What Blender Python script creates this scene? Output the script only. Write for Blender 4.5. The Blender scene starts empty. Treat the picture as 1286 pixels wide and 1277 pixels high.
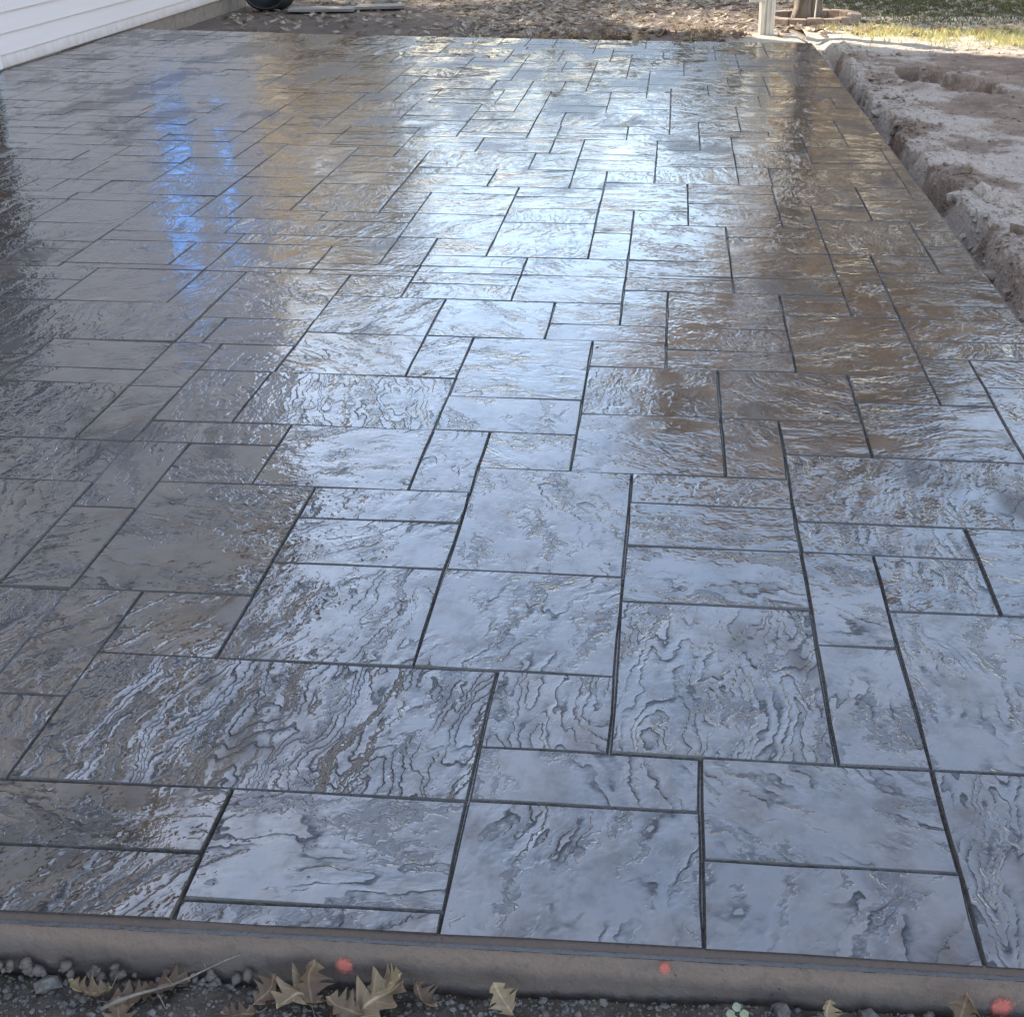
import bpy, bmesh, math, random
from mathutils import Vector, Matrix, noise as mn

# ------------------------------------------------------------------ scene, camera, light
sc = bpy.context.scene
col = sc.collection
rad = math.radians

CAM = Vector((0.386, -1.954, 1.803))
PITCH, YAW, ROLL, FPX = 0.44846, 0.11830, -0.0157, 1700.0
def cam_basis():
    r0 = Vector((1, 0, 0)); u0 = Vector((0, math.sin(PITCH), math.cos(PITCH)))
    c, s = math.cos(ROLL), math.sin(ROLL)
    r = r0 * c + u0 * s; u = u0 * c - r0 * s
    R = Matrix.Rotation(YAW, 3, 'Z')
    r = R @ r; u = R @ u
    return r, u, r.cross(u)
r, u, b = cam_basis()
cam = bpy.data.cameras.new("camera"); co = bpy.data.objects.new("camera", cam); col.objects.link(co)
m = Matrix((r, u, b)).transposed().to_4x4(); m.translation = CAM; co.matrix_world = m
cam.sensor_fit = 'HORIZONTAL'; cam.sensor_width = 36.0; cam.lens = 36.0 * FPX / 1286.0
cam.clip_start = 0.05; cam.clip_end = 800
sc.camera = co

SUN_EL = rad(24.0)
SUN_TRAVEL = Vector((0.806, -0.592, 0)).normalized()          # horizontal travel of the light
to_sun = Vector((-SUN_TRAVEL.x * math.cos(SUN_EL), -SUN_TRAVEL.y * math.cos(SUN_EL), math.sin(SUN_EL)))
sl = bpy.data.lights.new("sun", 'SUN'); sl.energy = 5.0; sl.angle = rad(0.55); sl.color = (1.0, 0.93, 0.82)
so = bpy.data.objects.new("sun", sl); col.objects.link(so)
so.rotation_euler = to_sun.to_track_quat('Z', 'Y').to_euler()

VEIL = (0.74, 0.71, 0.66)
w = bpy.data.worlds.new("World"); sc.world = w; w.use_nodes = True
wn = w.node_tree; wn.nodes.clear()
sky = wn.nodes.new('ShaderNodeTexSky'); sky.sky_type = 'NISHITA'; sky.sun_disc = False
sky.sun_elevation = SUN_EL; sky.sun_rotation = math.atan2(to_sun.x, to_sun.y)
sky.altitude = 200; sky.air_density = 1.0; sky.dust_density = 1.0; sky.ozone_density = 1.5
bg = wn.nodes.new('ShaderNodeBackground'); bg.inputs[1].default_value = 0.14
wo = wn.nodes.new('ShaderNodeOutputWorld')
# thin, even high haze with faint wisps over the whole dome
tc = wn.nodes.new('ShaderNodeTexCoord'); mp = wn.nodes.new('ShaderNodeMapping'); mp.inputs['Scale'].default_value = (1, 1, 3.0)
cn = wn.nodes.new('ShaderNodeTexNoise'); cn.inputs['Scale'].default_value = 2.6; cn.inputs['Detail'].default_value = 5; cn.inputs['Roughness'].default_value = 0.6
mr = wn.nodes.new('ShaderNodeMapRange'); mr.inputs[1].default_value = 0.3; mr.inputs[2].default_value = 0.75; mr.inputs[3].default_value = 0.7; mr.inputs[4].default_value = 1.35
vm = wn.nodes.new('ShaderNodeVectorMath'); vm.operation = 'SCALE'; vm.inputs[0].default_value = VEIL
va = wn.nodes.new('ShaderNodeVectorMath'); va.operation = 'ADD'
wn.links.new(tc.outputs['Generated'], mp.inputs[0]); wn.links.new(mp.outputs[0], cn.inputs['Vector']); wn.links.new(cn.outputs[0], mr.inputs[0])
wn.links.new(mr.outputs[0], vm.inputs[3]); wn.links.new(sky.outputs[0], va.inputs[0]); wn.links.new(vm.outputs[0], va.inputs[1])
wn.links.new(va.outputs[0], bg.inputs[0]); wn.links.new(bg.outputs[0], wo.inputs[0])

sc.view_settings.view_transform = 'Standard'; sc.view_settings.look = 'None'
sc.view_settings.exposure = 2.08; sc.view_settings.gamma = 1.0
sc.render.resolution_x = 1024; sc.render.resolution_y = 1016
sc.render.engine = 'CYCLES'
sc.cycles.max_bounces = 6; sc.cycles.diffuse_bounces = 3; sc.cycles.glossy_bounces = 3; sc.cycles.transparent_max_bounces = 6; sc.cycles.transmission_bounces = 2

random.seed(11)
RND = random.Random(5)

# ------------------------------------------------------------------ helpers
def tag(o, label=None, cat=None, group=None, kind=None):
    if label: o["label"] = label
    if cat: o["category"] = cat
    if group: o["group"] = group
    if kind: o["kind"] = kind
    return o
def mesh_obj(name, verts, faces, mat=None, parent=None, smooth=False):
    me = bpy.data.meshes.new(name); me.from_pydata(verts, [], faces); me.update()
    if mat: me.materials.append(mat)
    if smooth: me.polygons.foreach_set('use_smooth', [True] * len(me.polygons))
    o = bpy.data.objects.new(name, me); col.objects.link(o)
    if parent: o.parent = parent
    return o
def empty(name, loc=(0, 0, 0)):
    o = bpy.data.objects.new(name, None); o.location = loc; col.objects.link(o); return o
class MB:
    def __init__(s): s.v = []; s.f = []
    def add(s, v, f):
        k = len(s.v); s.v += [tuple(x) for x in v]; s.f += [tuple(i + k for i in q) for q in f]
    def box(s, x0, y0, z0, x1, y1, z1, M=None):
        v = [Vector(p) for p in ((x0,y0,z0),(x1,y0,z0),(x1,y1,z0),(x0,y1,z0),(x0,y0,z1),(x1,y0,z1),(x1,y1,z1),(x0,y1,z1))]
        if M: v = [M @ p for p in v]
        s.add(v, [(0,3,2,1),(4,5,6,7),(0,1,5,4),(1,2,6,5),(2,3,7,6),(3,0,4,7)])
    def tube(s, pts, rads, n=7, cap=True):
        k = len(s.v); N = len(pts)
        for i, (p, rr) in enumerate(zip(pts, rads)):
            p = Vector(p)
            d = (Vector(pts[min(i+1, N-1)]) - Vector(pts[max(i-1, 0)])).normalized()
            a = d.orthogonal().normalized() if i == 0 else (a0 - d * a0.dot(d)).normalized()
            a0 = a; bb = d.cross(a)
            for j in range(n):
                t = 2 * math.pi * j / n
                s.v.append(tuple(p + (a * math.cos(t) + bb * math.sin(t)) * rr))
        for i in range(N - 1):
            for j in range(n):
                s.f.append((k+i*n+j, k+i*n+(j+1) % n, k+(i+1)*n+(j+1) % n, k+(i+1)*n+j))
        if cap:
            s.f.append(tuple(k + j for j in reversed(range(n)))); s.f.append(tuple(k + (N-1)*n + j for j in range(n)))
    def build(s, name, mat, parent=None, smooth=False): return mesh_obj(name, s.v, s.f, mat, parent, smooth)
def bevel(o, wdt=0.006, seg=2):
    mo = o.modifiers.new("bevel", 'BEVEL'); mo.width = wdt; mo.segments = seg; mo.limit_method = 'ANGLE'
    return o

# node helpers
class NT:
    def __init__(s, name):
        s.m = bpy.data.materials.new(name); s.m.use_nodes = True; s.t = s.m.node_tree; s.t.nodes.clear()
        s.out = s.n('ShaderNodeOutputMaterial'); s.b = s.n('ShaderNodeBsdfPrincipled'); s.l(s.b.outputs[0], s.out.inputs[0])
    def n(s, ty, **kw):
        nd = s.t.nodes.new(ty)
        for k, v in kw.items(): setattr(nd, k, v)
        return nd
    def l(s, a, bb): s.t.links.new(a, bb)
    def put(s, sock, val):
        if isinstance(val, (int, float)): sock.default_value = val
        elif isinstance(val, (tuple, list)):
            sock.default_value = tuple(val) + ((1,) if len(val) == 3 and len(sock.default_value) == 4 else ())
        else: s.l(val, sock)
    def math(s, op, a, bb=None, c=None, clamp=False):
        nd = s.n('ShaderNodeMath', operation=op, use_clamp=clamp)
        for i, x in enumerate((a, bb, c)):
            if x is not None: s.put(nd.inputs[i], x)
        return nd.outputs[0]
    def noise(s, vec, scale, detail=3, rough=0.5, dist=0.0, ty='FBM', dim='3D', out=0):
        nd = s.n('ShaderNodeTexNoise', noise_dimensions=dim, noise_type=ty)
        s.l(vec, nd.inputs['Vector']); nd.inputs['Scale'].default_value = scale; nd.inputs['Detail'].default_value = detail
        nd.inputs['Roughness'].default_value = rough; nd.inputs['Distortion'].default_value = dist
        return nd.outputs[out]
    def vor(s, vec, scale, feature='F1', rnd=1.0):
        nd = s.n('ShaderNodeTexVoronoi', feature=feature); s.l(vec, nd.inputs['Vector']); nd.inputs['Scale'].default_value = scale
        nd.inputs['Randomness'].default_value = rnd
        return nd.outputs[0]
    def mapr(s, x, a, bb, c=0.0, d=1.0, interp='LINEAR'):
        nd = s.n('ShaderNodeMapRange', interpolation_type=interp)
        for i, val in enumerate((x, a, bb, c, d)): s.put(nd.inputs[i], val)
        return nd.outputs[0]
    def mix(s, f, a, bb, mode='MIX'):
        nd = s.n('ShaderNodeMix', data_type='RGBA', blend_type=mode)
        s.put(nd.inputs[0], f); s.put(nd.inputs[6], a); s.put(nd.inputs[7], bb)
        return nd.outputs[2]
    def mixf(s, f, a, bb):
        nd = s.n('ShaderNodeMix', data_type='FLOAT'); s.put(nd.inputs[0], f); s.put(nd.inputs[2], a); s.put(nd.inputs[3], bb)
        return nd.outputs[0]
    def vscale(s, vec, xyz):
        nd = s.n('ShaderNodeVectorMath', operation='MULTIPLY'); s.l(vec, nd.inputs[0]); nd.inputs[1].default_value = xyz
        return nd.outputs[0]
    def vadd(s, a, bb):
        nd = s.n('ShaderNodeVectorMath', operation='ADD'); s.put(nd.inputs[0], a); s.put(nd.inputs[1], bb); return nd.outputs[0]
    def vmul(s, a, f):
        nd = s.n('ShaderNodeVectorMath', operation='SCALE'); s.l(a, nd.inputs[0]); s.put(nd.inputs[3], f); return nd.outputs[0]
    def bump(s, h, dist=1.0, strength=1.0, normal=None):
        nd = s.n('ShaderNodeBump'); nd.inputs['Strength'].default_value = strength; nd.inputs['Distance'].default_value = dist
        s.l(h, nd.inputs['Height'])
        if normal is not None: s.l(normal, nd.inputs['Normal'])
        return nd.outputs[0]
    def set(s, **kw):
        for k, v in kw.items(): s.put(s.b.inputs[k.replace('_', ' ')], v)
        return s.m
    def pos(s): return s.n('ShaderNodeNewGeometry').outputs['Position']
    def obj(s): return s.n('ShaderNodeTexCoord').outputs['Object']
    def gen(s): return s.n('ShaderNodeTexCoord').outputs['Generated']
    def uv(s): return s.n('ShaderNodeTexCoord').outputs['UV']
    def attr(s, name): return s.n('ShaderNodeAttribute', attribute_name=name).outputs['Fac']
    def orand(s): return s.n('ShaderNodeObjectInfo').outputs['Random']
    def sep(s, v):
        nd = s.n('ShaderNodeSeparateXYZ'); s.l(v, nd.inputs[0]); return nd.outputs

# ------------------------------------------------------------------ materials
def mat_stone():
    k = NT("stamped_concrete")
    uv = k.uv(); P = k.pos(); rn = k.attr('rnd'); rip = k.attr('ripple')
    # slate relief: warped, stretched noise cut into thin ledges
    wv = k.vadd(k.noise(uv, 3.4, 1, 0.5, out=1), (-0.5, -0.5, -0.5))
    fine_w = k.vadd(k.noise(uv, 26.0, 2, 0.6, out=1), (-0.5, -0.5, -0.5))
    u1 = k.vadd(k.vadd(uv, k.vmul(wv, k.mapr(rip, 0, 1, 0.17, 0.10))), k.vmul(fine_w, 0.034))
    n1 = k.noise(k.vscale(u1, (1.6, 7.2, 1.0)), 1.0, 2, 0.5)
    brk = k.noise(uv, 15.0, 2, 0.6)
    t = k.math('ADD', k.math('MULTIPLY', n1, k.mapr(rip, 0, 1, 7.0, 17.0)), k.math('MULTIPLY', brk, k.mapr(rip, 0, 1, 1.2, 0.8)))
    fr = k.math('FRACT', t)
    edge = k.mapr(fr, 0.76, 0.99, 0.0, 1.0, 'SMOOTHSTEP')
    ledge = k.math('SUBTRACT', edge, k.math('MULTIPLY', fr, 0.97))       # saw: gentle slope, sharp ledge
    m1 = k.noise(k.vadd(uv, (7.3, 1.1, 0)), 4.2, 4, 0.66)
    msk = k.mapr(m1, k.mapr(rip, 0, 1, 0.42, 0.30), k.mapr(rip, 0, 1, 0.62, 0.50), 0.0, 1.0, 'SMOOTHSTEP')
    hl = k.math('MULTIPLY', k.math('MULTIPLY', ledge, msk), k.mapr(rn, 0, 1, 0.0011, 0.0021))
    # chipped flakes
    n2 = k.noise(k.vscale(k.vadd(u1, k.vmul(fine_w, 0.05)), (1.6, 5.5, 1)), 1.7, 4, 0.66)
    fl = k.mapr(n2, 0.545, 0.615, 0.0, 1.0, 'SMOOTHSTEP')
    fl2 = k.mapr(n2, 0.63, 0.66, 0.0, 1.0, 'SMOOTHSTEP')
    hf = k.math('MULTIPLY', k.math('ADD', fl, fl2), -0.0010)
    # broad undulation, grain
    hb = k.math('MULTIPLY', k.noise(uv, 4.5, 1, 0.5), 0.0022)
    gr = k.noise(uv, 75.0, 2, 0.65)
    hg = k.math('MULTIPLY', gr, 0.00022)
    pits = k.math('MULTIPLY', k.mapr(k.vor(uv, 30.0), 0.0, 0.11, -1.0, 0.0, 'SMOOTHSTEP'), k.math('MULTIPLY', msk, 0.0012))
    # lumpy cleft between the ledges
    rl = k.noise(k.vscale(u1, (0.55, 1.6, 1)), 9.0, 3, 0.7)
    hr = k.math('MULTIPLY', k.math('MULTIPLY', k.math('ABSOLUTE', k.math('SUBTRACT', rl, 0.5)), k.math('ADD', k.math('MULTIPLY', msk, 0.85), 0.03)), -0.0040)
    hg = k.math('ADD', hg, hr)
    h = k.math('ADD', k.math('ADD', hl, hf), k.math('ADD', hb, k.math('ADD', hg, pits)))
    # colour: grey-brown body, charcoal release powder held in low spots, tan and blue-grey blotches
    g = k.noise(P, 0.9, 4, 0.62)
    base = k.mix(k.mapr(g, 0.36, 0.64), (0.058, 0.039, 0.027), (0.118, 0.081, 0.055))
    tan = k.mapr(k.noise(k.vadd(P, (3, 9, 0)), 0.75, 3, 0.6), 0.54, 0.70)
    base = k.mix(k.math('MULTIPLY', tan, 0.55), base, (0.132, 0.092, 0.058))
    blu = k.mapr(k.noise(k.vadd(P, (13, 2, 4)), 2.6, 4, 0.65), 0.49, 0.64)
    base = k.mix(k.math('MULTIPLY', blu, 0.75), base, (0.028, 0.027, 0.027))
    base = k.mix(k.mapr(rn, 0, 1, 0.0, 0.28), base, (0.060, 0.050, 0.043))
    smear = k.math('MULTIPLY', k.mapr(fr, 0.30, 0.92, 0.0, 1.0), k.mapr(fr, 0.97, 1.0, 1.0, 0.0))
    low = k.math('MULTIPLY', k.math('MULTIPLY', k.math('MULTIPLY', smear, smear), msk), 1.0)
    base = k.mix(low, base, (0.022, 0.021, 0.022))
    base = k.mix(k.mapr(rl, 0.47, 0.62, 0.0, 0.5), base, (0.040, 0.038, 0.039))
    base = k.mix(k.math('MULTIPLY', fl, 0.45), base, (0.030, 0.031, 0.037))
    base = k.mix(k.mapr(gr, 0.5, 0.75, 0.0, 0.35), base, (0.05, 0.045, 0.042))
    # sealer: patchy gloss
    pat = k.noise(k.vscale(P, (1.0, 0.5, 1)), 1.5, 4, 0.66)
    py = k.sep(P)[1]
    pat = k.math('ADD', pat, k.mapr(py, 4.5, 11.0, 0.0, 0.10))          # the far end has dried more
    dry = k.mapr(pat, 0.56, 0.68, 0.0, 1.0, 'SMOOTHSTEP')
    rg = k.mixf(dry, k.mapr(gr, 0.35, 0.65, 0.012, 0.065), 0.30)
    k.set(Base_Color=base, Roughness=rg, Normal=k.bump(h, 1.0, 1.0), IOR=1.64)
    dust = k.mapr(k.noise(k.vscale(k.vadd(P, (4, 1, 2)), (1, 0.8, 1)), 7.5, 5, 0.68), 0.46, 0.66, 0.0, 0.60)
    dull = k.math('MAXIMUM', k.math('MAXIMUM', dust, k.math('MULTIPLY', edge, msk)), k.math('MAXIMUM', k.math('MULTIPLY', low, 0.95), k.math('MULTIPLY', fl, 0.60)))
    k.set(Specular_IOR_Level=k.mixf(dry, k.mixf(dull, 1.0, 0.15), 0.22))
    return k.m
def mat_joint():
    k = NT("joint_dark"); P = k.pos()
    n = k.noise(P, 60, 4, 0.6)
    k.set(Base_Color=k.mix(n, (0.026, 0.023, 0.021), (0.095, 0.080, 0.068)), Roughness=0.26, Normal=k.bump(n, 0.004))
    return k.m
def mat_slab_edge():
    k = NT("slab_edge_concrete"); P = k.pos(); s = k.sep(P)
    n = k.noise(P, 6, 5, 0.65); f = k.noise(P, 55, 5, 0.7); st = k.noise(k.vscale(P, (2.0, 2.0, 26.0)), 1.0, 4, 0.6)
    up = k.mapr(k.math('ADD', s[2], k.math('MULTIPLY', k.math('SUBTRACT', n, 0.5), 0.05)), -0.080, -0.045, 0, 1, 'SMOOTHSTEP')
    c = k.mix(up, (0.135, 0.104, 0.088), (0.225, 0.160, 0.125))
    c = k.mix(k.mapr(st, 0.45, 0.7, 0, 0.5), c, (0.14, 0.122, 0.115))
    c = k.mix(k.mapr(f, 0.52, 0.78, 0, 0.55), c, (0.07, 0.064, 0.062))
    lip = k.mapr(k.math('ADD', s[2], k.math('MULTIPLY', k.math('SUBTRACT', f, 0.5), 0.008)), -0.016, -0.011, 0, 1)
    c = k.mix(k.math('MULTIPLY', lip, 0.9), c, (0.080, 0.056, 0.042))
    crk = k.math('ABSOLUTE', k.math('ADD', k.math('ADD', s[2], 0.0165), k.math('MULTIPLY', k.math('SUBTRACT', k.noise(k.vscale(P, (1, 1, 0.2)), 24, 4, 0.7), 0.5), 0.010)))
    c = k.mix(k.mapr(crk, 0.0006, 0.0022, 0.85, 0.0), c, (0.03, 0.025, 0.022))
    vo = k.mapr(k.vor(P, 38), 0.0, 0.18, -1, 0)
    c = k.mix(k.math('MULTIPLY', k.math('MULTIPLY', vo, -0.8), k.mapr(k.noise(P, 9, 2), 0.56, 0.66)), c, (0.035, 0.030, 0.028))
    hh = k.math('ADD', k.math('MULTIPLY', n, 0.010), k.math('ADD', k.math('MULTIPLY', f, 0.005), k.math('MULTIPLY', vo, k.math('MULTIPLY', k.mapr(k.noise(P, 9, 2), 0.56, 0.66), 0.004))))
    k.set(Base_Color=c, Roughness=0.85, Normal=k.bump(hh, 1.0))
    return k.m
def mat_spray():
    k = NT("orange_spray_paint")
    o = k.obj(); s = k.sep(o)
    rr = k.n('ShaderNodeVectorMath', operation='LENGTH'); k.l(o, rr.inputs[0])
    n = k.noise(k.vadd(o, k.pos()), 5.0, 5, 0.85)
    a = k.math('ADD', k.mapr(rr.outputs['Value'], 0.1, 1.0, 1.15, -0.40), k.math('MULTIPLY', k.math('SUBTRACT', n, 0.5), 1.6))
    k.set(Base_Color=k.mix(n, (0.60, 0.13, 0.10), (0.74, 0.24, 0.18)), Roughness=0.6, Alpha=k.mapr(a, 0.2, 0.75, 0.0, 0.8))
    return k.m
def mat_soil(name, dark, pale, white=0.0, scale=1.0):
    k = NT(name); P = k.pos(); s = k.sep(P)
    a = k.noise(P, 1.7 * scale, 6, 0.62); bb = k.noise(k.vadd(P, (5, 5, 5)), 9 * scale, 6, 0.7); f = k.noise(P, 60 * scale, 4, 0.7)
    c = k.mix(k.mapr(k.math('ADD', k.math('MULTIPLY', a, 0.6), k.math('MULTIPLY', bb, 0.4)), 0.36, 0.62), dark, pale)
    if white > 0:
        near = k.mapr(s[0], 1.9, 3.6, 1.0, 0.0)
        ww = k.math('MULTIPLY', k.mapr(k.math('ADD', k.noise(k.vadd(P, (2, 8, 1)), 1.5, 6, 0.68), k.math('MULTIPLY', near, 0.10)), 0.52, 0.63, 0, 1, 'SMOOTHSTEP'), white)
        inr = k.mapr(s[1], 4.6, 5.4, 0.15, 1.0)
        c = k.mix(k.math('MULTIPLY', ww, inr), c, (0.54, 0.46, 0.38))
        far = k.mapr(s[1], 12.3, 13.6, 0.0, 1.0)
        c = k.mix(k.math('MULTIPLY', far, 0.85), c, (0.50, 0.43, 0.33))  # far strip's sunlit brightness partly put into a paler soil colour
    if name == 'yard_soil':                                              # unseen straw-coloured ground added right of the dig to bounce warm light
        c = k.mix(k.mapr(s[0], 6.5, 9.0, 0.0, 0.8), c, (0.22, 0.19, 0.11))
        sun_pale = k.math('MULTIPLY', k.mapr(k.math('ADD', s[0], bb), 0.9, 2.0), k.mapr(k.math('ADD', s[1], bb), 15.4, 14.7))
        c = k.mix(k.math('MULTIPLY', sun_pale, 0.85), c, (0.52, 0.45, 0.35))       # corner paled to meet the dug dirt; sunlit look put into colour
    c = k.mix(k.mapr(f, 0.45, 0.75, 0, 0.6), c, tuple(x * 0.35 for x in dark))
    hh = k.math('ADD', k.math('MULTIPLY', bb, 0.03 / scale), k.math('MULTIPLY', f, 0.008 / scale))
    k.set(Base_Color=c, Roughness=0.95, Normal=k.bump(hh, 1.0), Specular_IOR_Level=0.2)
    return k.m
def mat_leaf(name, ca, cb, rough=0.7, trans=0.22):
    k = NT(name); uv = k.uv(); s = k.sep(uv); P = k.pos(); rn = k.attr('rnd')
    n = k.noise(uv, 5, 4, 0.65)
    c = k.mix(k.math('ADD', k.math('MULTIPLY', n, 0.5), k.math('MULTIPLY', rn, 0.55)), ca, cb)
    mid = k.mapr(k.math('ABSOLUTE', s[0]), 0.0, 0.035, 1.0, 0.0)
    vein = k.math('SINE', k.math('MULTIPLY', k.math('SUBTRACT', s[1], k.math('MULTIPLY', k.math('ABSOLUTE', s[0]), 0.9)), 40.0))
    vv = k.mapr(vein, 0.93, 1.0, 0, 0.35)
    c = k.mix(k.math('MAXIMUM', mid, vv), c, tuple(min(0.7, x * 1.5) for x in cb))
    c = k.mix(k.mapr(k.noise(uv, 11, 5, 0.7), 0.58, 0.7, 0, 0.6), c, tuple(x * 0.3 for x in ca))
    k.set(Base_Color=c, Roughness=rough, Normal=k.bump(k.math('ADD', vv, k.math('MULTIPLY', n, 0.6)), 0.0012), Specular_IOR_Level=0.3)
    # thin dry leaf lets some light through
    tr = k.n('ShaderNodeBsdfTranslucent'); k.l(c, tr.inputs[0]); mx = k.n('ShaderNodeMixShader'); mx.inputs[0].default_value = trans
    k.l(k.b.outputs[0], mx.inputs[1]); k.l(tr.outputs[0], mx.inputs[2]); k.l(mx.outputs[0], k.out.inputs[0])
    return k.m
def mat_plain(name, a, bb, scale=8, rough=0.7, bumpd=0.003, stretch=(1, 1, 1), detail=5, spec=0.5):
    k = NT(name); o = k.vscale(k.pos(), stretch); n = k.noise(o, scale, detail, 0.65)
    k.set(Base_Color=k.mix(k.mapr(n, 0.32, 0.68), a, bb), Roughness=rough, Normal=k.bump(n, bumpd), Specular_IOR_Level=spec)
    return k.m
def mat_glass():
    k = NT("window_glass"); k.set(Base_Color=(0.22, 0.42, 0.85), Metallic=0.85, Roughness=0.03); return k.m
M_stone = mat_stone(); M_joint = mat_joint(); M_edge = mat_slab_edge(); M_spray = mat_spray()
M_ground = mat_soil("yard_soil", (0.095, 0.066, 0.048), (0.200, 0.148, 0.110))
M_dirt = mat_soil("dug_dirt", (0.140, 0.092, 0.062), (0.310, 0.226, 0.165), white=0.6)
M_fsoil = mat_soil("dark_front_soil", (0.036, 0.028, 0.021), (0.115, 0.090, 0.070), scale=5)
def mat_siding():
    k = NT("white_siding"); P = k.pos(); z = k.sep(P)[2]
    n = k.noise(k.vscale(P, (1, 0.2, 5)), 3, 4, 0.6); f = k.noise(k.vscale(P, (1, 1, 0.6)), 9, 5, 0.7)
    c = k.mix(n, (0.67, 0.595, 0.565), (0.73, 0.655, 0.62))
    sp = k.math('MULTIPLY', k.mapr(k.math('ADD', z, k.math('MULTIPLY', f, -0.22)), -0.10, 0.03, 1.0, 0.0), 0.6)
    c = k.mix(sp, c, (0.34, 0.27, 0.21))
    k.set(Base_Color=c, Roughness=0.45, Normal=k.bump(n, 0.0008)); return k.m
M_siding = mat_siding()
M_found = mat_plain("tan_block", (0.185, 0.145, 0.110), (0.290, 0.235, 0.180), 14, 0.9, 0.004)
M_roof = mat_plain("roof_shingle", (0.045, 0.042, 0.042), (0.095, 0.085, 0.080), 20, 0.9, 0.004)
M_soffit = mat_plain("brown_eave", (0.060, 0.045, 0.036), (0.085, 0.066, 0.052), 5, 0.6, 0.001)
M_glass = mat_glass()
M_dark = mat_plain('dark_glass', (0.010, 0.012, 0.015), (0.014, 0.016, 0.02), 2, 0.04, 0.0)
M_wood = mat_plain("weathered_wood", (0.46, 0.38, 0.28), (0.66, 0.58, 0.46), 22, 0.8, 0.003, (1, 1, 0.12))
M_plank = mat_plain("grey_plank", (0.16, 0.135, 0.11), (0.27, 0.235, 0.20), 18, 0.85, 0.003, (0.12, 1, 1))
M_pale = mat_plain("pale_stone", (0.30, 0.265, 0.225), (0.47, 0.43, 0.37), 12, 0.9, 0.006)
M_brick = mat_plain("brown_edging", (0.17, 0.115, 0.080), (0.30, 0.215, 0.155), 14, 0.9, 0.006)
M_rock = mat_plain("grey_rock", (0.050, 0.043, 0.037), (0.185, 0.165, 0.145), 40, 0.9, 0.003)
M_clod = mat_plain("dirt_clod", (0.10, 0.08, 0.067), (0.31, 0.265, 0.23), 16, 0.95, 0.008, spec=0.2)
M_bark = mat_plain("tree_bark", (0.075, 0.056, 0.042), (0.19, 0.145, 0.105), 16, 0.9, 0.02, (1, 1, 0.2))
M_black = mat_plain("black_rubber", (0.012, 0.012, 0.013), (0.03, 0.03, 0.03), 10, 0.55, 0.002)
M_white = mat_plain("white_plastic", (0.62, 0.62, 0.60), (0.70, 0.70, 0.68), 6, 0.5, 0.001)
M_cream = mat_plain("cream_render", (0.70, 0.64, 0.53), (0.78, 0.72, 0.60), 4, 0.8, 0.002)
M_grey = mat_plain('grey_render', (0.34, 0.325, 0.31), (0.42, 0.40, 0.38), 4, 0.8, 0.002)
M_twig = mat_plain("twig_bark", (0.10, 0.080, 0.062), (0.24, 0.20, 0.16), 60, 0.8, 0.002)
M_leaf = mat_leaf("oak_leaf_tan", (0.19, 0.125, 0.072), (0.38, 0.285, 0.175))
M_leafb = mat_leaf("oak_leaf_brown", (0.095, 0.058, 0.038), (0.23, 0.155, 0.100))
M_crown_rust = mat_leaf("foliage_russet", (0.075, 0.040, 0.020), (0.150, 0.085, 0.040))
M_crown_gold = mat_leaf('foliage_gold', (0.42, 0.36, 0.27), (0.60, 0.53, 0.42), trans=0.45)
M_crown_amber = mat_leaf('foliage_amber', (0.24, 0.16, 0.085), (0.38, 0.275, 0.16), trans=0.42)
M_crown_pale = mat_leaf('foliage_pale', (0.20, 0.155, 0.11), (0.36, 0.29, 0.21), trans=0.4)
M_crown_tan = mat_leaf("foliage_tan", (0.16, 0.11, 0.05), (0.30, 0.22, 0.11))
M_crown_green = mat_leaf("foliage_green", (0.035, 0.050, 0.018), (0.075, 0.090, 0.030))
M_grass = mat_leaf("grass_blade", (0.040, 0.060, 0.018), (0.120, 0.125, 0.045))
M_dry = mat_leaf("grass_dry", (0.26, 0.25, 0.08), (0.52, 0.45, 0.20))
M_clover = mat_leaf("clover_leaf", (0.22, 0.245, 0.15), (0.36, 0.375, 0.26), 0.5)

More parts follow.
